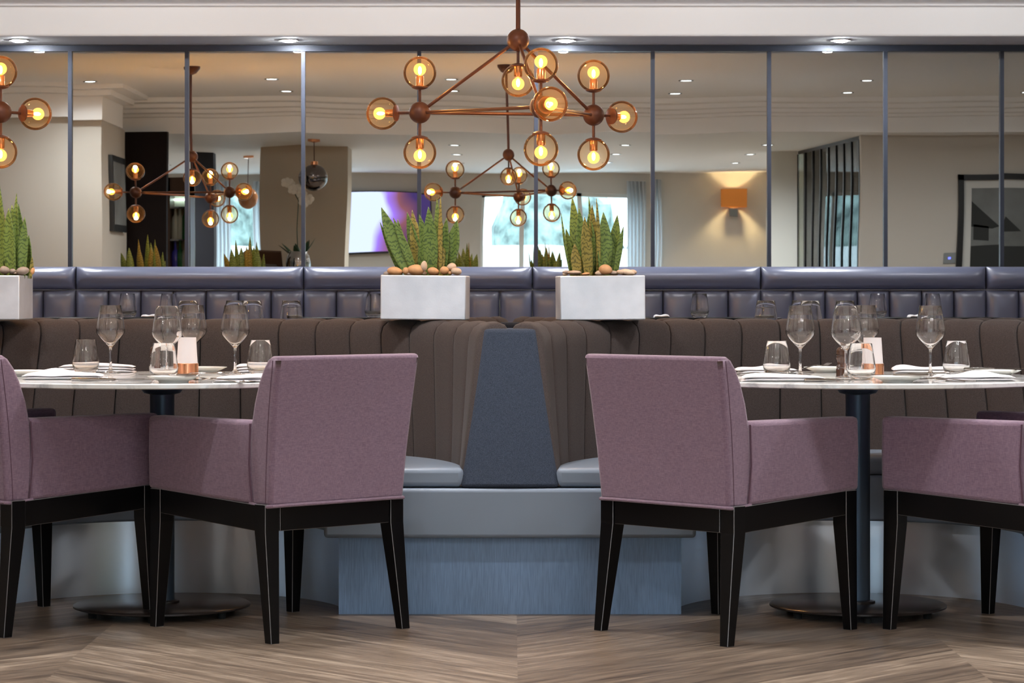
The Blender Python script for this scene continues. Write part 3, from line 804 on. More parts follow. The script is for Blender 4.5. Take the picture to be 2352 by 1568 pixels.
def fork_obj(lb, u, y, rz, z=TZ, tilt=0):
    t = empty('table_fork', ((u - CX) * y / F, y, z + 0.001), label=lb, cat='fork', group='table forks')
    t.rotation_euler = (0, R(tilt), R(rz))
    hd = MB(); rings = []
    for x, w, z_ in ((-0.105, 0.0045, 0.002), (-0.10, 0.0085, 0.002), (-0.07, 0.0075, 0.003), (-0.02, 0.0035, 0.008), (0.02, 0.0032, 0.011), (0.036, 0.009, 0.009), (0.048, 0.0118, 0.0065)):
        rings.append([(x, -w, z_), (x, w, z_), (x, w * 0.7, z_ + 0.0022), (x, -w * 0.7, z_ + 0.0022)])
    hd.loft(rings)
    obj('handle', hd, MAT['cutlery'], t)
    tn = MB()
    for q in range(4):
        yy = -0.0102 + 0.0068 * q
        tn.loft([[(0.047, yy - 0.0017, 0.0065), (0.047, yy + 0.0017, 0.0065), (0.047, yy + 0.0017, 0.0088), (0.047, yy - 0.0017, 0.0088)],
                 [(0.072, yy - 0.0015, 0.0045), (0.072, yy + 0.0015, 0.0045), (0.072, yy + 0.0015, 0.0065), (0.072, yy - 0.0015, 0.0065)],
                 [(0.094, yy - 0.0008, 0.010), (0.094, yy + 0.0008, 0.010), (0.094, yy + 0.0008, 0.0112), (0.094, yy - 0.0008, 0.0112)]])
    obj('tines', tn, MAT['cutlery'], t)
    return t
knife_obj('table knife at the front of the left table, upper of the pair by the napkin', 243, 8.02, 8)
knife_obj('table knife at the front of the left table, lower of the pair by the napkin', 262, 7.98, 6)
knife_obj('table knife at the front of the right table, upper of the pair by the napkin', 1905, 7.97, 10)
knife_obj('table knife at the front of the right table, lower of the pair by the napkin', 1925, 7.93, 8)
knife_obj('table knife lying on the side plate at the front of the left table', 392, 7.83, 150, TZ + 0.018)
knife_obj('table knife lying on the front side plate of the right table', 2056, 7.85, 155, TZ + 0.018)
knife_obj('table knife resting on the far right side plate', 2280, 8.45, 20, TZ + 0.019)
knife_obj('table knife at the far left end of the left table', 90, 8.62, 5)
fork_obj('fork at the front of the left table, nearer of the two by the napkin', 500, 7.84, 152)
fork_obj('fork at the front of the left table, farther of the two by the napkin', 520, 7.90, 150)
fork_obj('fork behind the puffed napkin of the left table, tines up', 170, 8.42, 35)
fork_obj('fork propped on the front side plate of the left table', 452, 8.02, 150, TZ + 0.012, 6)
fork_obj('fork at the front of the right table, nearer of the two by the plate', 2140, 7.86, 150)
fork_obj('fork at the front of the right table, farther of the two by the plate', 2165, 7.91, 150)
fork_obj('fork propped on the front side plate of the right table', 2108, 8.02, 155, TZ + 0.012, 6)
fork_obj('fork tines peeping over the napkin of the right table, left one', 1722, 8.42, 25)
fork_obj('fork tines peeping over the napkin of the right table, right one', 1745, 8.36, 25)
fork_obj('fork leaning on the back side plate of the right table', 1862, 8.72, 40, TZ + 0.012, -6)

def candle(u, y, lb):
    t = empty('candle_holder', ((u - CX) * y / F, y, TZ + 0.0003), label=lb, cat='candle holder', group='copper candle holders')
    obj('cup', MB().lathe([(0, 0), (0.0355, 0), (0.0365, 0.001), (0.0365, 0.040), (0.0355, 0.041), (0, 0.041)], 48), MAT['copper'], t)
    obj('shade', MB().lathe([(0.0345, 0.0405), (0.0335, 0.045), (0.0285, 0.1245), (0.0275, 0.1245), (0.032, 0.048), (0, 0.046)], 48), MAT['frosted'], t)
    return t
candle(430, 8.46, 'candle holder with copper cup and frosted shade on the left table')
candle(2004, 8.42, 'candle holder with copper cup and frosted shade on the right table')
def mill(u, y, lb):
    t = empty('pepper_mill', ((u - CX) * y / F, y, TZ + 0.0003), label=lb, cat='pepper mill', group='wooden pepper mills')
    obj('body', MB().lathe([(0, 0), (0.0165, 0), (0.0165, 0.022), (0.0148, 0.026), (0.016, 0.030), (0.0125, 0.037), (0.0115, 0.043), (0.0125, 0.05), (0.0155, 0.058), (0.0165, 0.064), (0.0145, 0.068), (0, 0.068)], 32), MAT['mill_wood'], t)
    obj('head', MB().lathe([(0, 0.0682), (0.0165, 0.0685), (0.017, 0.073), (0.0155, 0.076), (0.0162, 0.080), (0.0135, 0.088), (0.008, 0.093), (0, 0.0945)], 32), MAT['mill_wood'], t)
mill(356, 8.62, 'turned dark wooden pepper mill half hidden behind a tumbler on the left table')
mill(1932, 8.42, 'turned dark wooden pepper mill left of the candle on the right table')

# ------------------------------------------------------------------ planters and snake plants
def make_planter(label):
    t = empty('planter', (0, 0, 0), label=label, cat='planter', group='silver white planters')
    mb = MB(); w, d, h, e = 0.1475, 0.10, 0.153, 0.008
    o = [(-w, -d), (w, -d), (w, d), (-w, d)]; i = [(-w + e, -d + e), (w - e, -d + e), (w - e, d - e), (-w + e, d - e)]
    mb.loft([[(x, y, 0) for x, y in o], [(x, y, h) for x, y in o], [(x, y, h) for x, y in i], [(x, y, 0.02) for x, y in i]])
    obj('box', mb, MAT['planter'], t, bevel=0.005, bseg=3)
    obj('soil', MB().box(-w + e + 0.001, w - e - 0.001, -d + e + 0.001, d - e - 0.001, 0.021, 0.138), MAT['soil'], t, smooth=False)
    return t
def leaf_mesh(base, tip, wd, bend, yaw, rnd):
    base, tip = Vector(base), Vector(tip)
    side = Vector((math.cos(yaw), math.sin(yaw), 0)); n = 16
    L = (tip - base).length
    mid = (base + tip) / 2 + Vector((bend * L, 0, 0))
    rows = []
    for i in range(n + 1):
        t = i / n
        c = base * (1 - t) ** 2 + mid * 2 * t * (1 - t) + tip * t * t
        if t < 0.5: w = wd * (0.62 + 0.38 * math.sin(PI / 2 * min(1, t / 0.5)))
        else:
            q = (t - 0.5) / 0.5; w = wd * (1 - q ** 1.7) * (1 - 0.05 * q) + 0.0006
        w *= 0.5
        cup = 0.22 * w
        nrm = Vector((-side.y, side.x, 0))
        wv = 0.04 * w * math.sin(9 * t + bend * 50)
        rows.append([c - side * w + nrm * (-cup), c - side * w * 0.5 + nrm * (0 + wv), c + nrm * cup * 0.5, c + side * w * 0.5 + nrm * (0 - wv), c + side * w + nrm * (-cup)])
    mb = MB(); mb.loft(rows, cap=False, closed=False)
    return mb
def snake_plant(label, leaves, y, origin, seed):
    rnd = random.Random(seed)
    t = empty('snake_plant', origin, label=label, cat='plant', group='snake plants in the planters')
    for q, (ub, vb, ut, vt, wpx, old) in enumerate(leaves):
        dy = (rnd.random() - 0.5) * 0.09
        yy = y + dy
        b = px(ub, vb, yy); b.z = origin[2] - 0.008
        tp = px(ut, vt, yy + (rnd.random() - 0.5) * 0.06)
        mb = leaf_mesh(b - Vector(origin), tp - Vector(origin), wpx * yy / F, (rnd.random() - 0.5) * 0.06, (rnd.random() - 0.5) * 0.9, rnd)
        obj('leaf', mb, MAT['leaf_old'] if old else MAT['leaf'], t, solid=0.0022)
    return t
def pebbles(label, spots, y, zrim, group, seed):
    rnd = random.Random(seed)
    for (u, v, w, h) in spots:
        yy = y + (rnd.random() - 0.5) * 0.03
        p = px(u, v - 2, yy); rx, rz_ = w * yy / F / 2, h * yy / F / 2
        mb = MB().sphere((0, 0, 0), 1.0, 18, 12, (rx, rx * 0.85, rz_))
        for i, (x, y_, z) in enumerate(mb.v):
            k = 1 + 0.07 * math.sin(x / rx * 2 + seed) + 0.05 * math.sin(y_ / rx * 3 + u)
            mb.v[i] = (x * k, y_ * k, z * (1 + 0.06 * math.sin(x / rx * 2.2 + u)))
        obj('pebble', mb, rnd.choice(PEBBLES), loc=p, rot=(0, R(rnd.uniform(-12, 12)), rnd.random() * 0.6), label=label, cat='pebble', group=group)

PLZ = 0.931
plY = 9.09
pl = make_planter('silver white planter with snake plant left of centre, on the booth back'); pl.location = ((977 - CX) * plY / F, plY, PLZ); pl.rotation_euler = (0, R(0.6), R(-3))
pr = dup(pl, ((1378.5 - CX) * plY / F, plY, PLZ - 0.001), 0, 'silver white planter with snake plant right of centre, on the booth back', rot=(0, R(-0.5), R(3.5)))
pe = dup(pl, ((-36 - CX) * plY / F, plY, PLZ), 0, 'silver white planter cut by the left edge of the photo', rot=(0, 0, R(-3)))
po = dup(pl, (-2.53, plY, PLZ), 0, 'silver white planter beyond the left edge of the photo', rot=(0, 0, R(3)))
zr_ = PLZ + 0.150
Ls = [(945, 630, 876, 476, 40, 0), (925, 620, 873, 510, 12, 0), (955, 628, 903, 500, 20, 0), (968, 625, 935, 487, 28, 0), (962, 632, 947, 482, 27, 1), (995, 625, 963, 492, 28, 0),
      (990, 632, 984, 475, 34, 0), (1000, 632, 1004, 455, 20, 0), (1010, 632, 1012, 450, 11, 1), (1015, 632, 1026, 500, 26, 0), (1022, 632, 1050, 503, 36, 0), (973, 632, 973, 535, 26, 0),
      (1010, 632, 1014, 503, 22, 1), (938, 632, 913, 503, 22, 0), (950, 630, 958, 510, 26, 0)]
snake_plant('green snake plant in the left of the two central planters', Ls, plY, (pl.location.x, plY, zr_), 3)
Rs = [(1318, 632, 1300, 525, 22, 0), (1313, 628, 1289, 490, 6, 0), (1330, 632, 1314, 452, 30, 0), (1342, 632, 1330, 478, 26, 0), (1352, 632, 1343, 498, 28, 1), (1365, 630, 1352, 452, 12, 0),
      (1372, 630, 1360, 470, 24, 1), (1373, 630, 1370, 455, 10, 1), (1345, 632, 1378, 515, 36, 0), (1388, 632, 1386, 487, 38, 0), (1407, 630, 1418, 493, 30, 0), (1412, 630, 1432, 520, 14, 0), (1328, 632, 1320, 560, 24, 1), (1395, 632, 1400, 530, 30, 0), (1358, 630, 1352, 490, 30, 0)]
snake_plant('green snake plant in the right of the two central planters', Rs, plY, (pr.location.x, plY, zr_), 5)
Es = [(2, 632, -2, 420, 26, 0), (12, 632, 2, 455, 26, 1), (28, 632, 20, 478, 34, 0), (38, 632, 38, 444, 18, 0), (45, 632, 27, 470, 34, 0), (52, 632, 42, 468, 20, 0), (50, 632, 57, 498, 22, 0), (70, 634, 74, 590, 9, 1),
      (-30, 632, -40, 470, 36, 0), (-60, 632, -80, 480, 36, 0), (-10, 632, -15, 465, 30, 1), (-80, 632, -120, 500, 36, 1), (60, 632, 66, 540, 20, 0), (-45, 632, -60, 440, 22, 0)]
snake_plant('green snake plant in the planter at the left edge of the photo', Es, plY, (pe.location.x, plY, zr_), 7)
du = (-2.53 - pe.location.x) * F / plY
snake_plant('snake plant beyond the left edge, seen in the mirror before the black panel', [(a + du, b, c + du, d, w, 1 - o if q % 3 else o) for q, (a, b, c, d, w, o) in enumerate(Es)], plY, (-2.53, plY, zr_), 9)
pebbles('tan pebble heaped around the snake plant in the left central planter',
        [(907, 625, 36, 20), (933, 624, 17, 17), (955, 622, 38, 26), (974, 613, 16, 24), (995, 625, 28, 18), (1021, 623, 22, 19), (1037, 615, 22, 18), (1048, 625, 26, 18), (975, 629, 12, 8), (890, 630, 20, 12), (1034, 629, 10, 9), (940, 631, 22, 10)],
        plY - 0.06, zr_, 'pebbles in the left central planter', 11)
pebbles('tan pebble heaped around the snake plant in the right central planter',
        [(1300, 627, 18, 10), (1318, 628, 34, 11), (1345, 631, 20, 7), (1378, 629, 24, 12), (1390, 621, 30, 23), (1409, 629, 24, 11), (1425, 627, 20, 12), (1440, 627, 34, 14), (1452, 627, 22, 12), (1440, 632, 30, 8), (1298, 631, 14, 8)],
        plY - 0.06, zr_, 'pebbles in the right central planter', 12)
pebbles('tan pebble around the snake plant in the planter at the left edge',
        [(10, 622, 24, 19), (29, 625, 17, 13), (51, 624, 30, 18), (44, 629, 28, 9), (75, 624, 10, 16), (-15, 624, 26, 16), (-45, 626, 28, 14), (-75, 625, 26, 16), (-100, 627, 24, 12)],
        plY - 0.06, zr_, 'pebbles in the left edge planter', 13)

# ------------------------------------------------------------------ chandeliers
def make_chandelier(label):
    t = empty('globe_chandelier', (0, 0, 0), label=label, cat='chandelier', group='amber globe chandeliers')
    T = Vector((0, 0, 1.937)); rho, zh = 0.378, 1.683
    hubs = []
    for ang in (-78, 162, 42):
        z = zh - (0.014 if ang == -78 else 0)
        hubs.append((Vector((rho * math.cos(R(ang)), rho * math.sin(R(ang)), z)), Vector((math.cos(R(ang)), math.sin(R(ang)), 0))))
    br = MAT['bronze']
    obj('pole', MB().tube([T, (0, 0, CZ - 0.03)], 0.0088, 14), br, t)
    obj('ceiling_rose', MB().lathe([(0, CZ), (0.06, CZ), (0.058, CZ - 0.015), (0.035, CZ - 0.045), (0.012, CZ - 0.055), (0, CZ - 0.055)], 32), br, t)
    obj('hub', MB().sphere(T, 0.041), br, t)
    for h, d in hubs:
        obj('hub', MB().sphere(h, 0.040), br, t)
        obj('rod', MB().tube([T, h], 0.0062, 12), br, t)
    for i in range(3):
        obj('rod', MB().tube([hubs[i][0], hubs[(i + 1) % 3][0]], 0.0062, 12), br, t)
    arms = [(T, Vector((0, 0, -1)))]
    for h, d in hubs: arms += [(h, Vector((0, 0, 1))), (h, Vector((0, 0, -1))), (h, d)]
    D = 0.146; rg = 0.0605
    for h, d in arms:
        q = Vector((0, 0, 1)).rotation_difference(d).to_matrix().to_4x4()
        g = empty('globe_lamp', tuple(h)); g.parent = t; g.rotation_euler = q.to_euler()
        obj('stem', MB().tube([(0, 0, 0.0), (0, 0, D - rg * 0.94)], 0.0055, 10), br, g)
        a0 = 0.52
        prof = [(rg * 1.01 * math.sin(a0 * k / 6), D - rg * 1.01 * math.cos(a0 * k / 6)) for k in range(7)]
        prof = [(0, prof[0][1] - 0.004)] + [(r, z - 0.0022) for r, z in prof[1:]] + [(prof[-1][0], prof[-1][1] + 0.002)]
        obj('cap', MB().lathe(prof, 32), br, g)
        gp = [(rg * math.sin(a0 + (PI - a0) * k / 22), D - rg * math.cos(a0 + (PI - a0) * k / 22)) for k in range(23)]
        obj('globe', MB().lathe(gp, 40), MAT['amber'], g)
        obj('socket', MB().lathe([(0, D - rg * 0.93), (0.0150, D - rg * 0.93), (0.0150, D - 0.016), (0.012, D - 0.012), (0, D - 0.012)], 20), MAT['copper'], g)
        bp = [(0.0001, D - 0.012)] + [(0.0225 * math.sin(0.5 + (PI - 0.5) * k / 12), D + 0.012 - 0.0225 * math.cos(0.5 + (PI - 0.5) * k / 12)) for k in range(13)]
        obj('bulb', MB().lathe(bp, 20), MAT['bulb'], g)
        obj('filament', MB().sphere((0, 0, D + 0.008), 0.0085, 12, 8, (0.8, 0.8, 1.8)), MAT['filament'], g)
    return t
CHY = 9.45
ch = make_chandelier('bronze chandelier with ten amber glass globes hanging at the centre'); ch.location = (0.022, CHY, 0)
def bulb_light(g):
    l = bpy.data.lights.new('bulb_lamp', 'POINT'); l.energy = 1.7; l.color = (1.0, 0.64, 0.33); l.shadow_soft_size = 0.012
    o = bpy.data.objects.new('bulb_lamp', l); COL.objects.link(o); o.parent = g; o.location = (0, 0, 0.146 + 0.028)
for g in ch.children:
    if g.name.startswith('globe_lamp'): bulb_light(g)
dup(ch, (-2.148, 9.285, 0), 0, 'bronze chandelier with amber globes cut by the left edge of the photo')

# ------------------------------------------------------------------ lights
def spot(loc, power, size=125, col=(1, 0.94, 0.86), radius=0.05, parent=None, blend=1.0):
    l = bpy.data.lights.new('downlight_lamp', 'SPOT'); l.energy = power; l.color = col; l.spot_size = R(size); l.spot_blend = blend; l.shadow_soft_size = radius
    o = bpy.data.objects.new('downlight_lamp', l); COL.objects.link(o); o.location = loc
    return o
ME_RING = MB().lathe([(0.034, -0.001), (0.050, -0.004), (0.051, 0.0), (0.051, 0.002)], 36).mesh('downlight', MAT['ring'])
ME_DOME = MB().lathe([(0, -0.012), (0.018, -0.0105), (0.030, -0.007), (0.035, -0.003), (0.035, 0.001)], 28).mesh('lens', emission('bright_downlight_lens', (0.93, 0.97, 1.0), 520.0))
ME_LENS = MB().lathe([(0, -0.0015), (0.035, -0.0015), (0.035, 0.001)], 28).mesh('lens', MAT['lens'])
def downlight(x, y, z, power, label, group, size=165, col=(0.97, 0.98, 1.0), proud=0.0, dome=False):
    o = obj('downlight', ME_RING, None, loc=(x, y, z), label=label, cat='downlight', group=group)
    obj('lens', ME_DOME if dome else ME_LENS, None, o)
    if proud:
        l = bpy.data.lights.new('downlight_lamp', 'POINT'); l.energy = power; l.color = col; l.shadow_soft_size = 0.012
        q = bpy.data.objects.new('downlight_lamp', l); COL.objects.link(q); q.location = (x, y, z - proud)
    else: spot((x, y, z - (0.02 if dome else 0.012)), power, size, col)
    return o
for k, (u, lb) in enumerate(((42, 'recessed downlight over the mirror, leftmost of four'), (663, 'recessed downlight over the mirror, second from the left'),
                             (1300, 'recessed downlight over the mirror, just right of the chandelier pole'), (1932, 'recessed downlight over the mirror, rightmost of four'))):
    downlight((u - CX) * 13.1 / F, 13.12, 2.289, 30, lb, 'downlights above the mirror', 150, (0.93, 0.96, 1.0), dome=True)
for x in (-3.0, -1.72, -0.37, 1.24, 2.53, 3.9):
    for y in (8.2, 7.05):
        if x == -3.0 and y < 8: continue
        downlight(x, y, CZ - 0.001, 66 if y > 8 else 38, 'recessed downlight in the main ceiling, seen only in the mirror', 'main ceiling downlights')
for x in (-3.2, -1.8, -0.45, 0.95, 2.3, 3.7):
    downlight(x, 11.80, CZ - 0.001, 9, 'recessed downlight in the ceiling over the back tables, above the picture', 'downlights over the back tables', proud=0.05)
for x in (-3.4, -1.9, -0.4, 1.1, 2.2, 4.2):
    for y in (1.2, 2.7, 4.2):
        downlight(x, y, LZ - 0.001, 115, 'recessed downlight in the lowered ceiling, seen only in the mirror', 'lowered ceiling downlights', 165)

# ------------------------------------------------------------------ the room behind the camera (seen in the mirror)
def mir(u, v, y):
    """Photo pixel of a reflection -> world point of the thing at real depth y."""
    yv = 2 * MIRROR_Y - y
    p = px(u, v, yv); p.x = mx(u, y); return Vector((p.x, y, p.z))
# front wall with window openings
def mx(u, y):
    yv = 2 * MIRROR_Y - y
    s = F * 2 * R(0.34) * (MIRROR_Y - y) / yv if 963 < u < 1499 else 0.0
    return (u + s - CX) * yv / F
wz0, wz1 = 0.12, H + (V0 - 442) * (26.8 - YF) / F
wins = [(-3.45, -1.75), (mx(1100, YF), mx(1517, YF)), (3.9, 5.4)]  # last window is unseen, added to throw more daylight onto the booths
fw = MB(); x = XL
for a, b in wins:
    fw.box(x, a, YF - 0.2, YF, 0, CZ); fw.box(a, b, YF - 0.2, YF, 0, wz0); fw.box(a, b, YF - 0.2, YF, wz1, CZ); x = b
fw.box(x, XR, YF - 0.2, YF, 0, CZ)
structure('wall_front', fw, MAT['wall'])
for k, (a, b) in enumerate(wins):
    w = empty('window_%d' % (k + 1), ((a + b) / 2, YF - 0.1, wz0), kind='structure')
    hw = (b - a) / 2; hh = wz1 - wz0
    f_ = MB(); e = 0.035
    f_.box(-hw, hw, -0.03, 0.03, 0, e); f_.box(-hw, hw, -0.03, 0.03, hh - e, hh)
    for xx in (-hw, hw - e): f_.box(xx, xx + e, -0.03, 0.03, 0, hh)
    for fx in ((-0.45, 0.25) if k == 1 else (0.0,)): f_.box(fx * hw * 1.0 - 0.025, fx * hw + 0.025, -0.03, 0.03, 0, hh)
    obj('window_frame', f_, MAT['white_wall'], w, smooth=False)
    obj('pane', MB().box(-hw + e, hw - e, -0.003, 0.003, e, hh - e), MAT['window_glass'], w, smooth=False)
    L_ = bpy.data.lights.new('window_portal', 'AREA'); L_.shape = 'RECTANGLE'; L_.size = b - a; L_.size_y = hh
    L_.cycles.is_portal = True
    lo = bpy.data.objects.new('window_portal', L_); COL.objects.link(lo); lo.location = ((a + b) / 2, YF - 0.22, wz0 + hh / 2); lo.rotation_euler = (R(90), 0, 0)
def drape(name, x0, x1, y, z0, z1, mat, label, folds=7, amp=0.03):
    mb = MB(); n = folds * 8; rows = []
    for zz in (z0, (z0 + z1) / 2, z1):
        rows.append([(x0 + (x1 - x0) * i / n, y + amp * math.sin(2 * PI * folds * i / n), zz) for i in range(n + 1)])
    mb.loft(rows, cap=False, closed=False)
    return obj(name, mb, mat, solid=0.004, label=label, cat='curtain', group='curtains at the front windows')
drape('curtain', mx(1440, YF), mx(1482, YF), YF + 0.10, 0.05, 2.2, MAT['curtain'], 'pale sheer curtain at the right of the big window, in the mirror', 5)
drape('curtain', -3.15, -2.98, YF + 0.1, 0.05, 2.2, MAT['curtain'], 'pale sheer curtain at the left of the far window, in the mirror', 4)
drape('curtain', -2.72, -2.30, YF + 0.1, 0.05, 2.2, MAT['curtain'], 'wide pale sheer curtain at the far window, in the mirror', 7)
# television
tvc = (mir(795, 445, YF) + mir(985, 578, YF)) / 2; tw = (mx(985, YF) - mx(795, YF)) / 2; th = 133 * 27.7 / F / 2
tv = empty('wall_mounted_television', (tvc.x, YF + 0.004, tvc.z), label='wall television showing a purple picture, reflected left of the planter', cat='television')
obj('housing', MB().box(-tw - 0.012, tw + 0.012, 0.0, 0.05, -th - 0.02, th + 0.012), MAT['black'], tv, smooth=False)
obj('screen', MB().box(-tw, tw, 0.05, 0.053, -th, th), MAT['screen'], tv, smooth=False)
# wall lamp
sc_ = mir(1688, 455, YF)
sl = empty('wall_lamp', (sc_.x, YF, sc_.z), label='wall lamp with an orange rectangular shade, reflected at the right', cat='wall lamp')
shd = MB(); ws, hs, ds = 0.128, 0.092, 0.075
shd.loft([[(-ws, 0.02, -hs), (ws, 0.02, -hs), (ws, 0.02 + 2 * ds, -hs), (-ws, 0.02 + 2 * ds, -hs)], [(-ws, 0.02, hs), (ws, 0.02, hs), (ws, 0.02 + 2 * ds, hs), (-ws, 0.02 + 2 * ds, hs)]], cap=False)
obj('shade', shd, MAT['shade'], sl, smooth=False, solid=0.003)
obj('bracket', MB().box(-0.045, 0.045, 0.0, 0.06, -0.19, -0.10), MAT['chrome'], sl, smooth=False, bevel=0.004)
obj('bulb', MB().sphere((0, 0.09, 0.0), 0.02), MAT['filament'], sl)
sl2 = dup(sl, (3.40, YF, sc_.z), 0, 'added orange wall lamp, stands in for the first one mirrored in the bar screen')  # added lamp with its own lights, imitates the mirrored sconce and brightens behind the screen
sl['group'] = sl2['group'] = 'orange wall lamps'
for zz, up, lx_ in ((0.03, 1, sc_.x), (-0.03, -1, sc_.x), (0.03, 1, 3.40), (-0.03, -1, 3.40)):
    l = bpy.data.lights.new('wall_lamp_bulb', 'SPOT'); l.energy = 19; l.color = (1.0, 0.72, 0.36); l.spot_size = R(110); l.spot_blend = 0.5; l.shadow_soft_size = 0.02
    o = bpy.data.objects.new('wall_lamp_bulb', l); COL.objects.link(o); o.location = (lx_, YF + 0.095, sc_.z + zz); o.rotation_euler = (PI if up > 0 else 0, 0, 0)
# right wall with the framed print, facing the mirror
ry = 5.72; rx0 = mx(1978, ry)
structure('wall_print', MB().box(rx0, XR, ry - 0.12, ry, 0, LZ + 0.06), MAT['wall'])
structure('wall_side', MB().box(mx(1764, 3.1), mx(1828, 3.1), 3.0, 3.1, 0, LZ), MAT['white_wall'])
# mirrored screen of black bars between the two walls
b0 = Vector((mx(1828, 3.1), 3.1, 0)); b1 = Vector((rx0, ry - 0.12, 0))
ang = math.atan2(b1.y - b0.y, b1.x - b0.x); ln = (b1 - b0).length
scr = empty('bar_screen', tuple(b0), ang, label='glass screen with black vertical bars, reflected at the right', cat='screen')
ztop = LZ - 0.03
obj('glass_sheet', MB().box(0, ln, -0.01, -0.004, 0.0, ztop), thin_glass('screen_glass', (0.86, 0.92, 0.89), None, 1.0, 0.2), scr, smooth=False)
for q in range(9):
    xx = ln * q / 8
    obj('bar', MB().box(xx - 0.014, xx + 0.014, -0.004, 0.006, 0, ztop), MAT['frame_black'], scr, smooth=False)
obj('top_rail', MB().box(0, ln, -0.004, -0.002, ztop, ztop + 0.03), MAT['frame_black'], scr, smooth=False)
# framed print
pa = mir(2195, 397, ry); pw = 1.25; ph = 0.98
pf = empty('framed_print', (pa.x, ry, pa.z), label='black framed grey print of huts, reflected at the right edge', cat='picture')
fm = MB(); e = 0.045
fm.box(0, pw, 0, 0.03, -e, 0); fm.box(0, pw, 0, 0.03, -ph, -ph + e); fm.box(0, e, 0, 0.03, -ph, 0); fm.box(pw - e, pw, 0, 0.03, -ph, 0)
obj('frame', fm, MAT['frame_black'], pf, smooth=False)
mt = MB(); mt.box(e, pw - e, 0, 0.010, -ph + e, -e)
obj('mount', mt, MAT['mount'], pf, smooth=False)
pr_ = MB(); a, b = e + 0.065, pw - e - 0.065
pr_.box(a, b, 0.010, 0.012, -ph + e + 0.065, -e - 0.065, 0)
def tri(pts): 
    n = len(pts); pr_.add([(x, 0.0125, z) for x, z in pts] + [(x, 0.0135, z) for x, z in pts], [tuple(range(n)), tuple(reversed(range(n, 2 * n)))] + [(i, (i + 1) % n, n + (i + 1) % n, n + i) for i in range(n)], 1)
tri([(a, -0.22), (a + 0.24, -0.44), (a + 0.18, -0.46), (a, -0.44)])
tri([(a + 0.02, -0.42), (a + 0.15, -0.44), (a + 0.15, -0.56), (a + 0.02, -0.55)])
tri([(a + 0.30, -0.34), (a + 0.42, -0.46), (a + 0.24, -0.47)])
tri([(a, -0.60), (a + 0.5, -0.58), (b, -0.62), (b, -0.80), (a, -0.80)])
tri([(a + 0.475, -0.15), (a + 0.485, -0.15), (a + 0.49, -0.58), (a + 0.47, -0.58)])
obj('print', pr_, [MAT['print_grey'], MAT['print_dark']], pf, smooth=False)
sw = mir(2180, 593, ry)
s_ = empty('wall_switch', (sw.x, ry, sw.z), label='steel switch plate with a blue light beside the framed print', cat='switch')
obj('plate', MB().box(-0.045, 0.045, 0, 0.008, -0.042, 0.042), MAT['plate_steel'], s_, smooth=False)
obj('led', MB().box(-0.01, 0.01, 0.008, 0.011, -0.008, 0.008), MAT['led'], s_, smooth=False)
# left side: wall, picture, black panel, bar shelves, columns
ly = 7.6; lx = mx(236, ly)
structure('wall_left_front', MB().box(XL, lx, ly - 0.12, ly, 0, 2.289), MAT['wall'])
structure('wall_left_return', MB().box(lx - 0.14, lx, 6.45, ly - 0.121, 0, 2.289), MAT['wall'])
structure('trim_4', MB().box(XL, lx + 0.02, 6.7, ly + 0.10, 2.29, CZ - 0.07).box(XL, lx + 0.10, 6.7, ly + 0.22, CZ - 0.069, CZ - 0.03).box(XL, lx + 0.2, 6.7, ly + 0.34, CZ - 0.029, CZ), MAT['ceiling'])
pz0, pz1 = H + (V0 - 535) * 19.8 / F, H + (V0 - 357) * 19.8 / F
pc = empty('framed_picture', (lx, 6.95, (pz0 + pz1) / 2), label='narrow dark framed picture on the side wall, reflected at the left', cat='picture')
obj('frame', MB().box(0, 0.03, -0.32, 0.32, -(pz1 - pz0) / 2, (pz1 - pz0) / 2), MAT['frame_black'], pc, smooth=False)
obj('print', MB().box(0.03, 0.032, -0.27, 0.27, -(pz1 - pz0) / 2 + 0.05, (pz1 - pz0) / 2 - 0.05), MAT['print_grey'], pc, smooth=False)
by = 6.40
obj('black_wall_slab', MB().box(mx(279, by), mx(381, by), by - 0.10, by, 0, 2.28), MAT['dark_panel'], smooth=False, label='tall black panel, reflected behind the left chandelier', cat='panel')
# bar shelving
sy = 4.6
bx0, bx1 = mx(384, sy), mx(434, sy)
bs = empty('bar_shelf', ((bx0 + bx1) / 2, sy, 0), label='lit bar shelves with bottles, reflected beside the black panel', cat='shelf')
hw = (bx1 - bx0) / 2
obj('back_panel', MB().box(-hw, hw, -0.32, -0.30, 0, 2.0), MAT['shelf_back'], bs, smooth=False)
for xx in (-hw, hw - 0.02): obj('side_panel', MB().box(xx, xx + 0.02, -0.30, 0, 0, 2.0), MAT['bar_wood'], bs, smooth=False)
obj('header', MB().box(-hw, hw, -0.30, 0, 1.84, 2.0), MAT['bar_wood'], bs, smooth=False)
for zz in (1.14, 1.44, 1.72): obj('shelf', MB().box(-hw + 0.02, hw - 0.02, -0.30, 0, zz, zz + 0.015), MAT['chrome'], bs, smooth=False)
obj('strip_lamp', MB().box(-hw + 0.02, hw - 0.02, -0.29, -0.27, 1.80, 1.815), MAT['shelf_lamp'], bs, smooth=False)
BOT = [(0, 0), (0.034, 0), (0.036, 0.004), (0.036, 0.16), (0.030, 0.19), (0.013, 0.215), (0.012, 0.27), (0.014, 0.272), (0.014, 0.285), (0, 0.285)]
rb = random.Random(4)
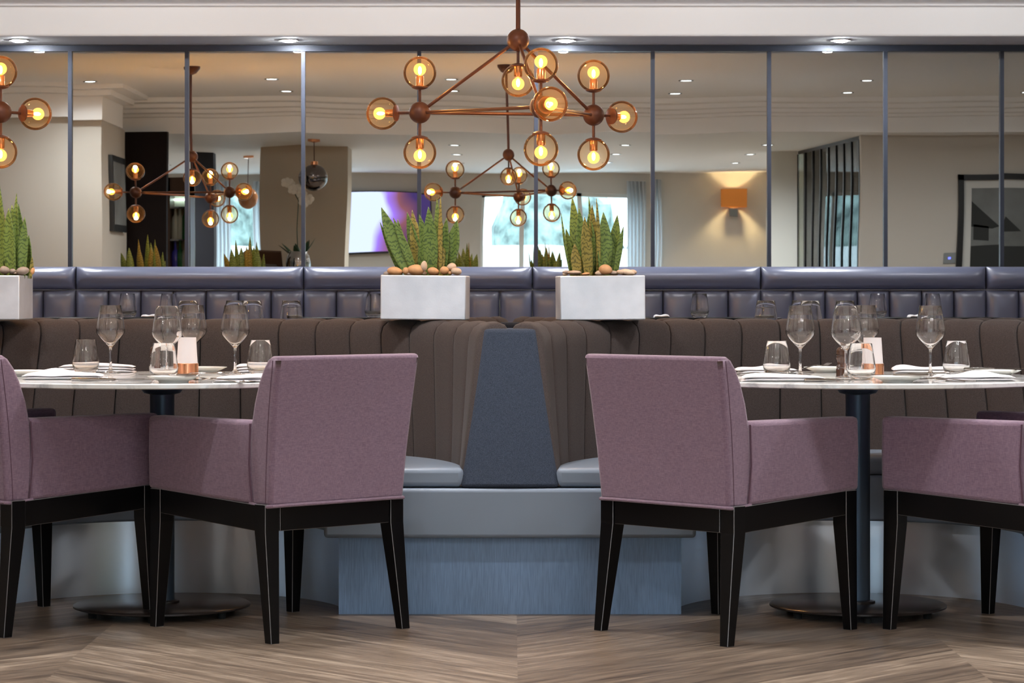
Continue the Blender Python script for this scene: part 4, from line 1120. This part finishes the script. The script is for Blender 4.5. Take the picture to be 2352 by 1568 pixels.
for zz, ms in ((1.155, ('bottle_blue', 'bottle_green', 'bottle_clear')), (1.455, ('bottle_clear', 'bottle_clear', 'bottle_green'))):
    for q, mname in enumerate(ms):
        xx = (bx0 + bx1) / 2 - hw + 0.05 + q * (2 * hw - 0.1) / 2
        obj('bottle', MB().lathe(BOT, 18), MAT[mname], loc=(xx, sy - 0.14, zz + 0.0003), label='%s bottle on the %s shelf of the reflected bar, %s' % (mname.split('_')[1], 'lower' if zz < 1.3 else 'upper', ('left', 'middle', 'right')[q]), cat='bottle', group='bottles on the bar shelves')
# dark curtained column beside the far window
obj('dark_column', MB().box(mx(436, 3.6), mx(488, 3.6), 3.4, 3.6, 0, LZ), MAT['curtain_dark'], smooth=False, label='dark blue narrow column, reflected left of the far window', cat='column')
structure('wall_column', MB().box(mx(600, 4.3), mx(795, 4.3), 3.75, 4.3, 0, LZ), MAT['column'])
# bar counter under the reflections
cy0 = 5.0
ct = empty('bar_counter', (-1.95, cy0, 0), label='dark bar counter below the reflected orchid, hidden by the navy bench', cat='counter')
obj('top', MB().box(-0.95, 0.85, -0.25, 0.25, 1.08, 1.12), MAT['black_wood'], ct, smooth=False)
obj('front', MB().box(-0.92, 0.82, -0.2, 0.2, 0, 1.08), MAT['bar_wood'], ct, smooth=False)
# orchid in a silver vase
vx = mx(688, cy0)
vs = obj('vase', MB().lathe([(0, 0), (0.06, 0), (0.085, 0.03), (0.112, 0.10), (0.115, 0.15), (0.10, 0.22), (0.078, 0.26), (0.074, 0.258), (0.09, 0.22), (0.10, 0.15), (0, 0.10)], 32), MAT['chrome'], loc=(vx, cy0, 1.1203), label='silver bowl vase holding an orchid, reflected in the mirror', cat='vase')
orc = empty('orchid', (vx, cy0, 1.36), label='white orchid with dark green leaves in the silver vase, reflected', cat='plant')
rr = random.Random(8)
for q in range(7):
    a = q * 0.9; l = 0.13 + 0.05 * rr.random()
    lm = leaf_mesh((0, 0, -0.06), (l * math.cos(a), l * math.sin(a) * 0.6, 0.05 + 0.08 * rr.random()), 0.06, 0.1, a + PI / 2, rr)
    obj('leaf', lm, MAT['dark_leaf'], orc, solid=0.002)
obj('stem', MB().tube([(0, 0, -0.06), (-0.01, 0, 0.2), (0.0, 0, 0.42), (-0.05, 0, 0.52), (-0.09, 0, 0.56)], 0.004, 8), MAT['dark_leaf'], orc)
for q in range(7):
    a = rr.random() * 6
    mb = MB()
    for k in range(5): mb.sphere((0.022 * math.cos(k * 1.257), 0, 0.022 * math.sin(k * 1.257)), 0.022, 10, 6, (1, 0.25, 1))
    obj('flower', mb, MAT['orchid'], orc, loc=(-0.10 + 0.028 * q, 0.02 * math.cos(a), 0.56 - 0.024 * q + 0.03 * math.sin(a)))
# till
tp_ = mir(622, 572, cy0)
tl = empty('till', (tp_.x, cy0 - 0.03, 1.1203), label='brown point of sale screen on the bar counter, reflected', cat='till')
obj('stand', MB().box(-0.05, 0.05, -0.05, 0.05, 0, 0.14), MAT['black'], tl, smooth=False)
dm = MB().box(-0.10, 0.10, -0.012, 0.012, 0, 0.16)
obj('display', dm, MAT['bar_wood'], tl, loc=(0, 0.02, 0.12), rot=(R(-35), 0, 0), smooth=False)
# ochre rounded seat back
oc = mir(588, 560, 4.6)
obj('tub_chair_back', MB().sphere((0, 0, 0), 1.0, 24, 14, (0.10, 0.07, 0.13)), MAT['ochre'], loc=(oc.x, 5.1, 1.2503), label='rounded ochre leather bag on the bar counter, reflected behind a plant', cat='bag').name = 'bag'
# pendants
def pendant(u, v, rpx, y, mat, lb):
    c = mir(u, v, y); r = rpx * (2 * MIRROR_Y - y) / F
    t = empty('pendant_lamp', tuple(c), label=lb, cat='pendant lamp', group='ball pendant lamps')
    obj('ball', MB().sphere((0, 0, 0), r), mat, t)
    obj('cord', MB().tube([(0, 0, r * 0.95), (0, 0, LZ - c.z)], 0.004, 8), MAT['bronze'], t)
    obj('rose', MB().lathe([(0, LZ - c.z), (0.05, LZ - c.z), (0.05, LZ - c.z - 0.02), (0, LZ - c.z - 0.03)], 24), MAT['copper'], t)
    obj('neck', MB().lathe([(0.03, r * 0.9), (0.03, r * 1.2), (0, r * 1.25)], 20), MAT['copper'], t)
pendant(717, 408, 31, 5.3, MAT['dark_chrome'], 'chrome ball pendant with copper fitting, reflected left of the planter')
pendant(572, 455, 25, 3.0, MAT['dark_amber'], 'dark amber ball pendant, reflected beside the left chandelier')

# ------------------------------------------------------------------ outdoors
obj('garden_paving', MB().box(-12, 12, -25, YF - 0.25, -0.15, -0.05), MAT['outdoor'], smooth=False, label='pale paving outside the window', cat='paving')
obj('garden_wall', MB().box(-10, 10, -7.2, -7.0, -0.0495, 1.62), MAT['outdoor'], smooth=False, label='low white garden wall outside the big window, in the mirror', cat='wall')
rh = random.Random(2)
for k in range(9):
    xx = -9 + k * 2.4 + rh.uniform(-0.3, 0.3); h = rh.uniform(2.6, 3.4)
    mb = MB().sphere((0, 0, 0), 1.0, 22, 14, (rh.uniform(0.7, 1.1), 0.8, h / 2))
    for i, (x, y, z) in enumerate(mb.v):
        k2 = 1 + 0.12 * math.sin(7 * x + k) * math.sin(6 * z + k) + 0.08 * math.sin(13 * z + 9 * x)
        mb.v[i] = (x * k2, y * k2, z * (1 + 0.05 * math.sin(9 * x)))
    obj('garden_bush', mb, MAT['hedge'], loc=(xx, -9 + rh.uniform(-0.8, 0.8), h / 2 + 0.08), label='green shrub outside the window, blurred in the mirror', cat='bush', group='shrubs outside the window')

world = bpy.data.worlds.new('sky'); scene.world = world; world.use_nodes = True
bg = world.node_tree.nodes['Background']; bg.inputs[0].default_value = (0.64, 0.83, 1.0, 1); bg.inputs[1].default_value = 5.0

# ------------------------------------------------------------------ colour management
scene.view_settings.view_transform = 'Standard'; scene.view_settings.look = 'None'
scene.view_settings.gamma = 1.0; scene.view_settings.use_curve_mapping = False
scene.view_settings.exposure = 0.7
try:
    scene.cycles.use_denoising = True; scene.cycles.denoiser = 'OPENIMAGEDENOISE'
except Exception: pass
scene.cycles.max_bounces = 14; scene.cycles.transparent_max_bounces = 32; scene.cycles.glossy_bounces = 8
scene.cycles.sample_clamp_indirect = 6.0; scene.cycles.blur_glossy = 0.5
scene.cycles.caustics_reflective = False; scene.cycles.caustics_refractive = True
scene.cycles.adaptive_threshold = 0.02
